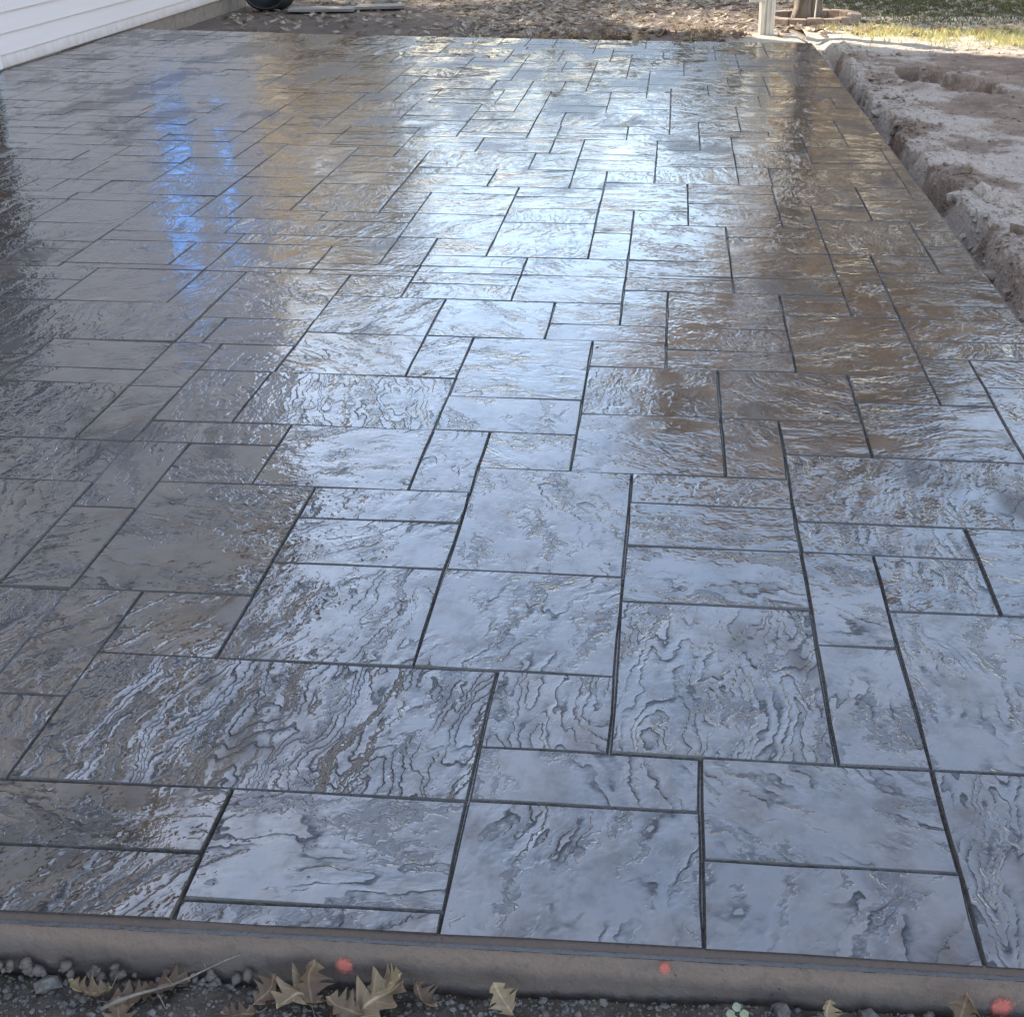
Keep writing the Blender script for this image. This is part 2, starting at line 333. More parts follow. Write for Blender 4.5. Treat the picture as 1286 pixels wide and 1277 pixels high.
# ------------------------------------------------------------------ patio: joint layout (decimetres, 10ths), measured from the slab
CF = (-0.9621, 0.9454, 7.9688, -3.9377, -5.6051, 1.7266, 3.1465)     # slow bow of the courses as they were stamped
UL, UR, VF, VB = -60.8, 18.9, -0.8, 134.2
VE = -0.56                                                            # where the front edge is eased over
def bow(uu, vv):
    s = vv / 100.0; t = uu / 50.0
    return sum(c * x for c, x in zip(CF, (t, t*t, s*t, s*t*t, s*s*t, s*s*t*t, s**3*t)))
def lay(uu, vv):
    v = vv
    for i in range(14): v = vv - bow(uu, v)
    if uu > 18.0: uu -= 0.62 * max(0.0, (v - 38) / 95.0)
    return Vector((uu * 0.1, v * 0.1, 0))
RECTS = [tuple(int(c) / 10.0 for c in q.split(',')) for q in "-101,34,1,85;1,-8,50,34;30,53,80,122;50,-8,100,19;-50,0,1,34;50,19,100,53;-20,85,30,136;100,53,138,123;-122,117,-70,187;-70,85,-20,136;100,-8,189,53;-20,136,30,206;80,175,189,226;-131,13,-50,34;-146,-8,-50,13;1,34,50,53;80,53,100,104;30,122,80,155;-113,237,-40,289;1,53,30,85;-91,187,-40,237;10,206,60,257;109,226,158,277;-50,-8,1,0;-122,66,-101,117;-70,136,-20,165;-40,270,10,338;30,155,80,184;90,307,139,380;80,104,100,155;-101,85,-70,117;-267,320,-164,372;60,257,109,307;10,257,60,307;100,123,129,155;80,155,129,175;-143,117,-122,167;-247,218,-164,271;-112,289,-60,338;-191,117,-143,185;-164,354,-112,424;-70,165,-20,187;30,184,80,206;-40,237,10,270;129,123,189,175;-60,338,-10,390;-112,338,-60,390;-223,185,-143,218;40,359,90,411;-203,66,-122,117;-143,167,-122,218;-143,237,-113,289;-187,34,-101,66;-40,187,-20,237;60,206,80,257;20,463,70,535;-240,372,-186,424;119,483,168,555;-122,187,-91,218;-51,463,0,534;-217,287,-164,320;-20,206,10,237;80,226,109,257;-143,218,-91,237;-164,218,-143,270;-30,390,20,432;40,330,90,359;139,400,189,437;70,437,119,483;-198,494,-102,527;139,350,189,380;40,307,90,330;139,277,158,328;109,277,139,307;0,567,50,638;101,638,179,689;-152,320,-112,354;-176,548,-124,618;-186,432,-133,475;-262,432,-207,475;-102,496,-51,548;-164,270,-143,320;50,535,100,587;-60,289,-40,338;139,328,189,350;-316,507,-262,559;10,307,40,338;-143,289,-112,320;-10,338,40,359;-217,271,-164,287;-102,548,-51,600;-30,432,20,463;158,226,189,297;-124,671,-51,724;70,411,119,437;119,380,139,437;100,587,149,638;139,380,189,400;-81,390,-30,414;-262,494,-198,527;-316,470,-262,507;20,359,40,411;149,555,189,606;-229,661,-176,731;-408,611,-335,665;-310,577,-229,611;20,437,70,463;-229,580,-176,631;70,483,119,513;-10,359,20,390;-186,475,-102,494;30,638,81,689;-186,372,-164,424;-71,620,-21,671;90,380,119,411;20,411,70,432;-43,828,38,884;-112,390,-81,424;81,689,130,745;-335,611,-284,665;158,297,189,328;-51,534,0,567;30,689,81,742;168,452,189,503;-262,475,-186,494;-176,652,-124,702;130,710,179,762;-81,414,-30,432;-81,443,-30,463;119,437,139,483;-102,443,-81,496;-306,684,-253,737;-388,507,-316,559;-269,372,-240,403;-21,724,30,775;139,452,168,483;89,816,139,879;-93,724,-42,775;0,463,20,515;-51,567,0,596;-133,443,-102,475;139,437,189,452;70,513,119,535;-318,559,-229,577;38,923,109,977;-81,463,-51,496;50,587,100,615;-199,737,-146,787;-176,618,-124,652;-124,620,-71,652;119,977,189,1034;-207,432,-186,475;-124,600,-51,620;-21,671,30,705;0,515,20,567;-114,795,-63,846;-168,858,-114,917;139,868,189,923;-208,527,-154,548;-154,527,-102,548;100,535,119,587;-229,631,-176,661;-105,1041,-34,1103;-328,793,-274,843;-51,596,0,620;-284,632,-229,661;20,535,50,567;-124,548,-102,600;119,555,149,587;-457,665,-363,697;-51,671,-21,724;-253,737,-199,776;-229,527,-208,580;-274,891,-220,951;-466,882,-386,925;50,615,100,638;-274,840,-220,891;-262,527,-229,559;-294,432,-262,455;18,1034,87,1087;-528,972,-460,1035;-270,403,-240,424;-276,300,-217,320;-189,991,-117,1041;-12,904,38,958;-164,320,-152,354;-208,548,-176,580;-63,915,-12,968;-424,925,-353,972;159,762,189,816;-328,843,-274,891;-159,937,-104,991;-81,432,-30,443;149,606,179,638;-262,424,-186,432;81,745,130,776;168,503,189,534;89,879,139,923;-133,432,-81,443;69,977,119,1034;38,879,89,923;-220,807,-168,848;-146,724,-93,754;-21,620,0,671;-284,611,-229,632;-386,849,-328,891;-414,716,-363,749;81,638,101,689;-353,922,-297,972;-506,1052,-438,1112;-284,661,-229,684;-458,797,-379,823;-340,577,-310,611;0,638,30,671;159,816,189,868;-238,1137,-159,1187;-400,972,-351,1035;-253,776,-199,807;130,689,179,710;-114,846,-63,882;-525,882,-466,925;-168,807,-114,838;-452,849,-386,882;-42,798,8,828;-386,768,-328,797;-124,652,-71,671;-253,684,-229,737;-266,1001,-211,1052;-211,1058,-159,1118;-220,879,-168,917;-321,1001,-266,1052;-375,559,-318,577;-133,424,-81,432;59,742,81,796;-186,424,-133,432;-438,1071,-357,1112;-363,665,-340,716;-321,1052,-266,1106;-34,1019,18,1064;-475,925,-424,972;-340,665,-284,684;147,1034,189,1087;-21,705,30,724;8,775,59,798;-220,848,-168,879;-42,724,-21,775;-274,1214,-200,1265;-444,823,-379,849;-266,1052,-211,1101;-363,716,-306,737;100,1156,167,1197;38,852,89,879;-284,271,-217,300;-340,684,-306,716;-63,884,-12,915;-297,960,-244,1001;-356,403,-270,424;-42,775,8,798;-501,773,-416,797;109,923,139,977;-73,1169,-22,1228;131,1215,189,1266;-557,1052,-506,1112;-146,754,-93,775;-321,1137,-258,1187;130,762,159,796;-292,455,-262,470;-345,1214,-274,1265;-420,697,-363,716;-608,1052,-557,1112;139,923,167,977;168,534,189,555;30,742,59,775;-468,716,-414,749;-404,1112,-345,1163;49,1087,100,1131;-353,891,-297,922;131,1286,189,1342;38,798,59,852;-608,972,-557,1035;81,776,130,796;108,796,159,816;-63,775,-42,828;-274,737,-253,790;-379,797,-328,823;-328,738,-274,758;-502,823,-444,849;59,816,89,852;-443,577,-360,611;-360,577,-340,611;-114,775,-63,795;59,796,108,816;-176,702,-146,731;139,816,159,868;-450,1163,-399,1225;-328,758,-274,778;151,1087,189,1138;-379,823,-328,849;100,1087,151,1125;-363,738,-328,768;-146,775,-114,807;-199,787,-146,807;29,1197,80,1246;-34,988,18,1019;-351,972,-321,1035;179,606,189,657;-2,1149,49,1193;-200,1214,-125,1251;87,1034,119,1087;-63,828,-43,884;-577,1163,-526,1225;-513,925,-475,972;60,1302,131,1342;-117,991,-84,1041;-159,1089,-105,1127;-430,972,-400,1035;-253,807,-220,840;-460,972,-430,1035;167,923,189,977;20,432,70,437;8,798,38,828;-168,838,-114,858;-382,470,-316,507;-274,790,-253,840;-84,988,-55,1041;-414,749,-363,768;-312,1297,-241,1342;-297,891,-274,951;-84,882,-63,938;179,657,189,711;-368,455,-292,470;-220,917,-189,960;119,1034,147,1087;-105,1103,-64,1149;-189,917,-159,960;10,1291,60,1342;-557,972,-528,1035;-241,1297,-177,1342;-471,749,-414,768;-159,1058,-105,1089;-34,1064,-2,1115;-12,884,38,904;-321,1187,-236,1214;-114,882,-84,917;-312,1265,-230,1297;-244,960,-211,1001;-34,1115,-2,1169;-377,424,-294,455;100,1125,151,1156;-578,1303,-496,1342;-159,917,-104,937;-294,424,-262,432;-22,1246,60,1271;-2,1118,49,1149;49,1131,100,1162;-543,925,-513,972;-189,1041,-105,1058;-328,778,-274,793;-608,1112,-528,1138;-350,372,-269,403;-159,1127,-105,1158;-386,891,-353,925;18,1011,69,1034;-476,1225,-399,1256;-369,1296,-312,1342;-608,1225,-526,1256;179,711,189,762;-104,937,-84,991;-321,1106,-266,1137;18,958,38,1011;49,1162,100,1193;-84,938,-63,988;38,977,69,1011;-542,797,-458,823;-501,1138,-424,1163;-528,1112,-457,1138;-42,1302,10,1342;-482,849,-452,882;-63,968,-12,988;-55,988,-34,1041;-211,960,-189,1011;-357,1071,-321,1112;-399,1163,-369,1225;-570,1256,-519,1303;-125,1218,-73,1251;-105,1169,-73,1218;-416,773,-386,797;-64,1123,-34,1169;80,1269,131,1302;-12,958,18,988;-146,702,-124,724;-236,1187,-176,1214;-469,1276,-389,1303;-87,1272,-42,1311;-608,1163,-577,1225;-387,1052,-321,1071;-476,1303,-419,1342;-608,925,-543,972;-189,960,-159,991;-229,731,-146,737;-2,1064,18,1118;-42,1271,10,1302;-447,1035,-377,1052;-211,1011,-189,1058;-476,1163,-450,1225;-517,1035,-447,1052;-176,1187,-125,1214;-113,1251,-42,1272;-369,1265,-312,1296;18,1087,49,1118;-125,1158,-105,1218;-117,1291,-87,1342;-22,1169,-2,1227;-147,1292,-117,1342;-608,1256,-570,1303;-506,1205,-476,1256;-588,849,-502,882;-377,1035,-321,1052;-266,1118,-210,1137;131,1266,189,1286;-555,882,-525,925;-502,849,-482,882;-87,1311,-42,1342;-345,1163,-321,1214;-608,1035,-547,1052;-572,1138,-521,1163;80,1193,100,1245;-438,1052,-387,1071;-297,951,-220,960;-200,1272,-147,1297;167,1156,189,1197;-210,1118,-159,1137;-506,1163,-476,1205;60,1246,80,1302;-170,1251,-113,1272;-177,1297,-147,1342;-159,1158,-125,1187;100,1197,151,1215;-258,1137,-238,1187;-321,972,-297,1001;100,1215,131,1245;-519,1256,-489,1303;-2,1197,29,1227;-22,1227,29,1246;-489,1256,-426,1276;10,1271,60,1291;-105,1149,-64,1169;151,1138,189,1156;-426,1256,-369,1276;-440,697,-420,716;-437,1112,-404,1138;-42,1228,-22,1271;-419,1303,-389,1342;-230,1265,-200,1297;151,1197,189,1215;-369,1225,-345,1265;-526,1205,-506,1256;-345,1112,-321,1143;-608,1138,-572,1163;-399,1225,-369,1256;-64,1103,-34,1123;-104,917,-84,937;-608,1303,-578,1342;-526,1163,-506,1205;80,1245,109,1269;-369,1163,-345,1194;-73,1228,-42,1251;-369,1194,-345,1225;-441,768,-386,773;-242,1101,-211,1118;-547,1035,-517,1052;-200,1251,-170,1272;-389,1303,-369,1342;109,1245,131,1269;-457,1112,-437,1138;-147,1272,-117,1292;-496,1303,-476,1342;-117,1272,-87,1291;-424,1138,-404,1163;-345,1143,-321,1163;-266,1101,-242,1118;-521,1138,-501,1163;-389,1276,-369,1303;-489,1276,-469,1303;-2,1193,80,1197;-478,768,-441,773;-428,611,-408,665;-578,823,-502,849;-343,737,-274,738;-363,737,-343,738;-400,117,-327,185;-430,117,-400,185;-327,117,-242,185;-242,117,-191,185;-508,117,-430,185;-608,185,-525,218;-525,185,-450,218;-450,185,-385,218;-608,849,-588,882;-308,185,-223,218;-608,218,-547,271;-578,117,-508,185;-547,218,-517,271;-517,218,-446,271;-446,218,-356,271;-356,218,-336,271;-336,218,-247,271;-608,271,-578,300;-578,271,-502,300;-502,271,-482,300;-482,271,-398,300;-398,271,-347,300;-385,185,-308,218;-608,117,-578,185;-608,66,-525,117;-317,66,-233,117;-530,-8,-500,13;-500,-8,-480,13;-480,-8,-424,13;-424,-8,-373,13;-373,-8,-322,13;-322,-8,-238,13;-238,-8,-146,13;-608,13,-522,34;-522,13,-471,34;-471,13,-389,34;-389,13,-301,34;-301,13,-236,34;-233,66,-203,117;-236,13,-182,34;-608,34,-533,66;-533,34,-447,66;-447,34,-396,66;-396,34,-322,66;-322,34,-237,66;-237,34,-207,66;-207,34,-187,66;138,53,189,123;-347,271,-284,300;-525,66,-465,117;-465,66,-409,117;-409,66,-317,117;-182,13,-131,34;-608,300,-557,320;-327,300,-276,320;-493,300,-473,320;-503,507,-473,559;-473,507,-418,559;-418,507,-388,559;-608,559,-540,577;-540,559,-489,577;-489,559,-426,577;-426,559,-375,577;-608,577,-588,611;-588,577,-508,611;-508,577,-443,611;-608,611,-512,665;-512,611,-428,665;-608,665,-515,697;-515,665,-457,697;-608,697,-578,716;-578,697,-513,716;-513,697,-440,716;-608,716,-539,749;-539,716,-468,749;-608,749,-557,768;-557,749,-471,768;-608,768,-529,773;-529,768,-478,773;-608,773,-557,797;-557,773,-501,797;-608,797,-542,823;-608,823,-578,849;-554,507,-503,559;-557,300,-493,320;-608,507,-554,559;-519,470,-433,507;-473,300,-388,320;-388,300,-327,320;-608,882,-555,925;-608,320,-513,372;-513,320,-462,372;-462,320,-403,372;-403,320,-383,372;-383,320,-297,372;-297,320,-267,372;-608,372,-519,403;-519,372,-459,403;-459,372,-401,403;-401,372,-350,403;-608,403,-548,424;-548,403,-468,424;-468,403,-438,424;-438,403,-356,424;-608,424,-543,455;-543,424,-492,455;-492,424,-435,455;-435,424,-377,455;-608,455,-578,470;-578,455,-482,470;-482,455,-388,470;-388,455,-368,470;-608,470,-539,507;-539,470,-519,507;-433,470,-382,507;-608,-8,-530,13".split(';')]

def stone_mesh(mb, uvs, rnds, rips, rect, rng, origin=None):
    """one stamped stone: slightly uneven outline, flat top, sloping sides down into the joint"""
    a, b0, c, d = rect
    gap = 0.060
    def inset(x, lo, hi): return x
    a2, b2, c2, d2 = a + gap, b0 + gap, c - gap, d - gap
    if a <= UL + 0.01: a2 = a
    if c >= UR - 0.01: c2 = c - 0.07
    if d >= VB - 0.01: d2 = d - 0.02
    if b0 <= VF + 0.01: b2 = VE
    nx = 3 if c - a > 4 else 2; ny = 3 if d - b0 > 4 else (2 if d - b0 > 1.5 else 1)
    ring = [(a2 + (c2-a2) * i / nx, b2) for i in range(nx)] + [(c2, b2 + (d2-b2) * i / ny) for i in range(ny)] \
         + [(c2 - (c2-a2) * i / nx, d2) for i in range(nx)] + [(a2, d2 - (d2-b2) * i / ny) for i in range(ny)]
    jit = 0.024
    top = []; bot = []
    cx, cy = (a + c) / 2, (b0 + d) / 2
    tx, ty = rng.uniform(-1, 1) * 0.0010, rng.uniform(-1, 1) * 0.0008
    ang = rng.choice((0.0, 0.25, -0.3, 1.57, 1.3, 1.8, 0.8, -0.8)) + rng.uniform(-.2, .2); ou, ov = rng.uniform(0, 60), rng.uniform(0, 60)
    rp = 1.0 if ((c - a) > 7 and (d - b0) > 2.5) else (0.8 if rng.random() < 0.12 else rng.random() * 0.3)
    if rp >= 0.8: ang = 1.57 + rng.uniform(-.25, .25)
    ca, sa = math.cos(ang), math.sin(ang)
    for (x, y) in ring:
        jx, jy = rng.uniform(-jit, jit), rng.uniform(-jit, jit)
        p = lay(x + jx, y + jy); p.z = tx * (x - cx) + ty * (y - cy) * 0.5
        top.append(p)
        ex = 0.054 if x > cx + .01 else (-0.054 if x < cx - .01 else 0); ey = (0.054 if y > cy else (-0.054 if b0 > VF + 0.01 else 0.0)) if abs(y - cy) > .01 else 0
        q = lay(min(UR, x + jx + ex), y + jy + (ey if y < VB - .1 else 0)); q.z = -0.0088
        bot.append(q)
    n = len(ring)
    o = origin or Vector((0, 0, 0))
    k = len(mb.v)
    V = [p - o for p in top] + [q - o for q in bot]
    F = [tuple(range(n))] + [(i, i + n, (i + 1) % n + n, (i + 1) % n) for i in range(n)]
    mb.add(V, F)
    allp = top + bot
    rv = rng.random()
    for f in F:
        for i in f:
            p = allp[i]; uvs.append((p.x * ca - p.y * sa + ou, p.x * sa + p.y * ca + ov))
        rnds.append(rv); rips.append(rp)
def finish_stone(name, mb, uvs, rnds, rips, parent, loc=(0, 0, 0)):
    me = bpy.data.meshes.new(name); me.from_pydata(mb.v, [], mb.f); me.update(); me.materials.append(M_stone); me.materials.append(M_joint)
    me.polygons.foreach_set('material_index', [0 if f[0] + len(f) - 1 == f[-1] and len(f) > 4 else 1 for f in mb.f])
    ul = me.uv_layers.new(name="UVMap"); ul.data.foreach_set('uv', [x for q in uvs for x in q])
    for nm, dat in (('rnd', rnds), ('ripple', rips)):
        at = me.attributes.new(nm, 'FLOAT', 'FACE'); at.data.foreach_set('value', dat)
    o = bpy.data.objects.new(name, me); o.location = loc; col.objects.link(o); o.parent = parent
    return o

def build_patio():
    # slab body with an eased front edge; its top lies at the bottom of the joints
    mb = MB()
    N = 150
    prof = [(0.002, -0.0035), (-0.005, -0.0040), (-0.011, -0.0075), (-0.015, -0.014), (-0.0175, -0.022), (-0.019, -0.055), (-0.019, -0.100), (-0.012, -0.150)]
    rows = []
    for i in range(N + 1):
        uu = UL + (UR - UL) * i / N if i < 40 else None
    us = [UL + (-12 - UL) * i / 20 for i in range(20)] + [-12 + (UR + 12) * i / 260 for i in range(261)]
    for j, (dy, dz) in enumerate(prof):
        for uu in us:
            p = lay(uu, VE)
            wob = mn.noise(Vector((uu * 0.9, j * 3.1, 0))) * (0.0022 if j < 6 else 0.006) + mn.noise(Vector((uu * 5, j * 1.7, 5))) * (0.0012 if j < 6 else 0.008)
            mb.v.append((p.x, p.y + dy + wob * (1 if j else 0), dz + (wob * 0.5 if 0 < j < 7 else 0)))
    n = len(us)
    for j in range(len(prof) - 1):
        for i in range(n - 1): mb.f.append((j*n+i, (j+1)*n+i, (j+1)*n+i+1, j*n+i+1))
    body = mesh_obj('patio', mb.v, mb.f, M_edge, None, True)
    tag(body, 'wet grey stamped concrete patio with slate ashlar pattern', None, None, 'structure')
    # top sheet under the stones + right and back faces
    mb = MB(); NV = 60
    vs = [VF + (VB - VF) * i / NV for i in range(NV + 1)]
    uu2 = [UL + (UR - UL) * i / 30 for i in range(31)]
    for v in vs:
        for uu in uu2:
            p = lay(uu, v); mb.v.append((p.x, p.y, -0.0095))
    w_ = len(uu2)
    for j in range(NV):
        for i in range(w_ - 1): mb.f.append((j*w_+i, j*w_+i+1, (j+1)*w_+i+1, (j+1)*w_+i))
    mesh_obj('joint_bed', mb.v, mb.f, M_joint, body)
    mb = MB()
    for v in vs:
        p = lay(UR, v); mb.v += [(p.x - 0.009, p.y, -0.0045), (p.x - 0.001, p.y, -0.0025), (p.x + 0.004, p.y, -0.008), (p.x + 0.006, p.y, -0.16)]
    for j in range(NV):
        for q in range(3): mb.f.append((4*j+q, 4*j+q+1, 4*j+q+5, 4*j+q+4))
    k = len(mb.v)
    for uu in uu2:
        p = lay(uu, VB); mb.v += [(p.x, p.y + 0.002, -0.004), (p.x, p.y + 0.004, -0.25)]
    for j in range(len(uu2) - 1): mb.f.append((k+2*j, k+2*j+2, k+2*j+3, k+2*j+1))
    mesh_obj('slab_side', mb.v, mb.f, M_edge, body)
    rng = random.Random(21)
    for rect in RECTS[:300]:
        mb, uvs, r1, r2 = MB(), [], [], []
        c = lay((rect[0] + rect[2]) / 2, (rect[1] + rect[3]) / 2)
        stone_mesh(mb, uvs, r1, r2, rect, rng, c)
        finish_stone('stone', mb, uvs, r1, r2, body, c)
    mb, uvs, r1, r2 = MB(), [], [], []
    for rect in RECTS[300:]: stone_mesh(mb, uvs, r1, r2, rect, rng)
    tag(finish_stone('stone_field', mb, uvs, r1, r2, body), None, None, None, 'stuff')
    # sprayed survey marks on the front face
    for (x, z, rw, rh, kk) in ((-0.167, -0.070, 0.030, 0.034, 0), (0.43, -0.030, 0.020, 0.026, 1), (1.035, -0.076, 0.036, 0.044, 2)):
        p = lay(x * 10, VE); R = 1.0
        mb = MB(); mb.v.append((0, 0, 0))
        for i in range(24): mb.v.append((math.cos(i * math.pi / 12), 0, math.sin(i * math.pi / 12)))
        for i in range(24): mb.f.append((0, 1 + i, 1 + (i + 1) % 24))
        o = mb.build('paint_mark', M_spray, body); o.location = (x, p.y - 0.0235, z); o.scale = (rw, 1, rh)
        o.rotation_euler = (0, 0, 0.035)
    return body
patio = build_patio()

# ------------------------------------------------------------------ ground
def sm(a, b_, x):
    t = max(0.0, min(1.0, (x - a) / (b_ - a))); return t * t * (3 - 2 * t)
def fb(x, y, s, o=4, seed=0.0):
    return mn.fractal(Vector((x * s + seed, y * s - seed, seed * 0.37)), 0.9, 2.0, o)
def back_z(x, y): return -0.20 + 0.15 * sm(-4.5, 1.2, x) + 0.012 * fb(x, y, 1.3, 3, 4.0)
def base_z(x, y):
    if y > 13.0: z = back_z(x, y)
    elif y < 0.2: z = -0.14
    else: z = -0.14
    t = sm(11.5, 13.6, y)
    z = -0.15 * (1 - t) + back_z(x, y) * t if x > 1.9 else (z if y > 13.3 or y < 0 else -0.30)
    return z
def grid_mesh(name, xs, ys, fz, mat, smooth=True):
    v = [(x, y, fz(x, y)) for y in ys for x in xs]; n = len(xs)
    f = [(j*n+i, j*n+i+1, (j+1)*n+i+1, (j+1)*n+i) for j in range(len(ys)-1) for i in range(n-1)]
    return mesh_obj(name, v, f, mat, None, smooth)
def rng_list(*parts):
    out = []
    for a, b_, st in parts:
        n = max(1, int(round((b_ - a) / st))); out += [a + (b_ - a) * i / n for i in range(n)]
    out.append(parts[-1][1]); return out
xs = rng_list((-220, -40, 20), (-40, -8, 2), (-8, 8, 0.25), (8, 40, 2), (40, 220, 20))
ys = rng_list((-220, -40, 20), (-40, -2, 2), (-2, 13.2, 0.3), (13.2, 22, 0.12), (22, 60, 2), (60, 320, 20))
def gz(x, y):
    if -6.3 < x < 1.95 and -0.25 < y < 13.42: return -0.32
    if x >= 1.95 and -0.5 < y < 16.2 and x < 6.3: return min(base_z(x, y), back_z(x, y)) - 0.10 * (1 - sm(15.2, 16.2, y)) * (1 - sm(5.2, 6.3, x))
    if y < 0.2 and abs(x) < 3 and y > -1.2: return -0.155
    return base_z(x, y)
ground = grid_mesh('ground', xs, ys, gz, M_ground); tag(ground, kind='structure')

# dug, trampled dirt beside the slab, with a trench along its edge and a pit
PIT = (2.78, 10.75)
def dirt_z(x, y):
    ex = 1.90 - 0.06 * max(0.0, (y - 3.8) / 9.5)
    d = x - ex
    wv = 0.16 + 0.08 * mn.noise(Vector((y * 1.1, 3.3, 0))) + 0.06 * mn.noise(Vector((y * 4.2, 1.3, 0)))
    wv = max(0.05, wv) * (1.0 + 0.4 * sm(7, 4.5, y))
    plate = -0.035 + 0.030 * fb(x, y, 0.8, 4, 1.0) + 0.016 * fb(x, y, 3.2, 4, 2.0) + 0.014 * abs(fb(x, y, 10, 3, 6.0))
    ridge = 0.022 * math.exp(-((d - wv - 0.14) / 0.14) ** 2) * (0.6 + mn.noise(Vector((y * 1.7, 8, 0))))
    low = -0.23 + 0.05 * fb(x, y, 4.0, 3, 7.0) + 0.02 * abs(fb(x, y, 12, 3, 6.0))
    s = sm(wv * 0.72, wv + 0.025, d + 0.035 * fb(x, y, 6, 3, 9.0))
    z = low * (1 - s) + (plate + ridge) * s
    # lower, gravelly shelf nearest the camera
    led = sm(4.9, 4.55, y + 0.25 * mn.noise(Vector((x * 2.2, 0, 4))) + 0.10 * mn.noise(Vector((x * 7, 0, 4))) - 0.35 * (x - 2.2))
    z -= led * 0.075 * s
    # pit
    px, py = x - PIT[0], y - PIT[1]
    ca, sa = math.cos(0.35), math.sin(0.35)
    qx, qy = (px * ca + py * sa) / 0.30, (-px * sa + py * ca) / 0.78
    rr = math.hypot(qx, qy) + 0.25 * fb(x, y, 2.5, 3, 3.0)
    z -= 0.24 * (1 - sm(0.70, 1.0, rr))
    z += 0.02 * math.exp(-((rr - 1.2) / 0.22) ** 2)
    # second shallow scrape beside the edge
    z -= 0.05 * math.exp(-(((x - 2.25) / 0.22) ** 2 + ((y - 10.9) / 0.55) ** 2))
    # run out to the surrounding yard
    t = sm(12.9, 14.2, y)
    z = z * (1 - t) + (back_z(x, y) + 0.015 + 0.015 * fb(x, y, 3, 3, 2.0)) * t
    t = max(sm(5.4, 6.2, x), sm(15.3, 16.1, y), sm(0.3, -0.4, y))
    return z * (1 - t) + (gz(x, y) + 0.004) * t
xs = rng_list((1.845, 3.2, 0.024), (3.2, 4.6, 0.04), (4.6, 6.25, 0.15)); ys = rng_list((-0.45, 3.2, 0.12), (3.2, 8, 0.035), (8, 16.15, 0.05))
def dz(x, y):
    ex = 1.90 - 0.06 * max(0.0, (y - 3.8) / 9.5)
    if x < ex + 0.005 and y < 13.4: return -0.14
    return dirt_z(x, y)
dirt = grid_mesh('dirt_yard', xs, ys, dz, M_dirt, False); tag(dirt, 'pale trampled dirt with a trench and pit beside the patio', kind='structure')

# soil at the foot of the front edge
def fsoil_z(x, y):
    e = lay(x * 10, VE).y - 0.036
    d = e - y
    z = -0.115 + 0.016 * min(0, x) + 0.030 * min(1.2, max(0, x)) + 0.012 * fb(x, y, 5, 4, 1.5) + 0.006 * abs(fb(x, y, 22, 3, 2.5)) - 0.03 * sm(0.1, 0.6, d)
    if d < 0: z -= 0.02
    t = max(sm(1.7, 2.2, x), sm(-1.5, -2.0, x), sm(0.5, 0.7, d))
    return z * (1 - t) - 0.153 * t
xs = rng_list((-2.0, -1.0, 0.05), (-1.0, 1.3, 0.0075), (1.3, 2.2, 0.05)); ys = rng_list((-0.85, -0.3, 0.05), (-0.3, 0.03, 0.0075))
fs = grid_mesh('soil_strip', xs, ys, fsoil_z, M_fsoil, False); tag(fs, 'dark crumbly soil along the front edge of the patio', kind='structure')

# ------------------------------------------------------------------ lumps: rocks, clods, gravel
ICO = None
def ico():
    global ICO
    if ICO is None:
        bm = bmesh.new(); bmesh.ops.create_icosphere(bm, subdivisions=1, radius=1.0); bm.verts.ensure_lookup_table()
        ICO = ([v.co.copy() for v in bm.verts], [tuple(v.index for v in f.verts) for f in bm.faces]); bm.free()
    return ICO
def lump(mb, p, r, rng, flat=0.7, rough=0.35):
    V, F = ico(); s = (r * rng.uniform(.7, 1.3), r * rng.uniform(.7, 1.3), r * flat * rng.uniform(.7, 1.2))
    R = Matrix.Rotation(rng.uniform(0, 6.3), 3, 'Z') @ Matrix.Rotation(rng.uniform(-.6, .6), 3, 'X')
    sd = rng.uniform(0, 100)
    out = []
    for v in V:
        q = v * (1 + rough * mn.noise(v * 1.3 + Vector((sd, 0, 0))) * 2 * 0.7 + rng.uniform(-.1, .1))
        out.append(R @ Vector((q.x * s[0], q.y * s[1], q.z * s[2])) + Vector(p))
    mb.add(out, F)
rng = random.Random(77)
mb = MB()                                    # fine gravel and crumbs on the front soil
for i in range(5200):
    x = rng.uniform(-0.95, 1.22); d = abs(rng.gauss(0, 0.13)); y = lay(x * 10, VE).y - 0.038 - d
    r = min(0.009, 0.0012 + rng.expovariate(1 / 0.0016))
    lump(mb, (x, y, fsoil_z(x, y) + r * 0.25), r, rng)
tag(mb.build('gravel', M_rock), 'fine grey gravel and crumbs scattered on the front soil', 'gravel', None, 'stuff')
mb = MB()                                    # broken lumps that cling under the form line at the left
for i in range(60):
    x = -0.90 + 0.55 * rng.random() ** 1.4; y = lay(x * 10, VE).y - 0.036 - rng.uniform(0.0, 0.012)
    r = rng.uniform(0.006, 0.013); lump(mb, (x, y, -0.102 + rng.uniform(-0.012, 0.010)), r, rng, 1.0, 0.5)
o = mb.build('broken_edge', M_edge, patio, True); tag(o, None, None, None, 'stuff')
mb = MB()                                    # crumbled clods on the dirt and in the trench
for i in range(3600):
    y = 3.2 + 10.2 * rng.random() ** 1.25
    ex = 1.90 - 0.06 * max(0.0, (y - 3.8) / 9.5)
    x = ex + 0.02 + abs(rng.gauss(0, 0.26)) if rng.random() < 0.72 else rng.uniform(ex + .05, 4.2)
    r = min(0.035, 0.004 + rng.expovariate(1 / 0.0055)); lump(mb, (x, y, dirt_z(x, y) + r * 0.2), r, rng, 0.75, 0.5)
tag(mb.build('soil_crumbs', M_dirt), 'loose crumbled soil along the trench beside the patio', 'soil', None, 'stuff')
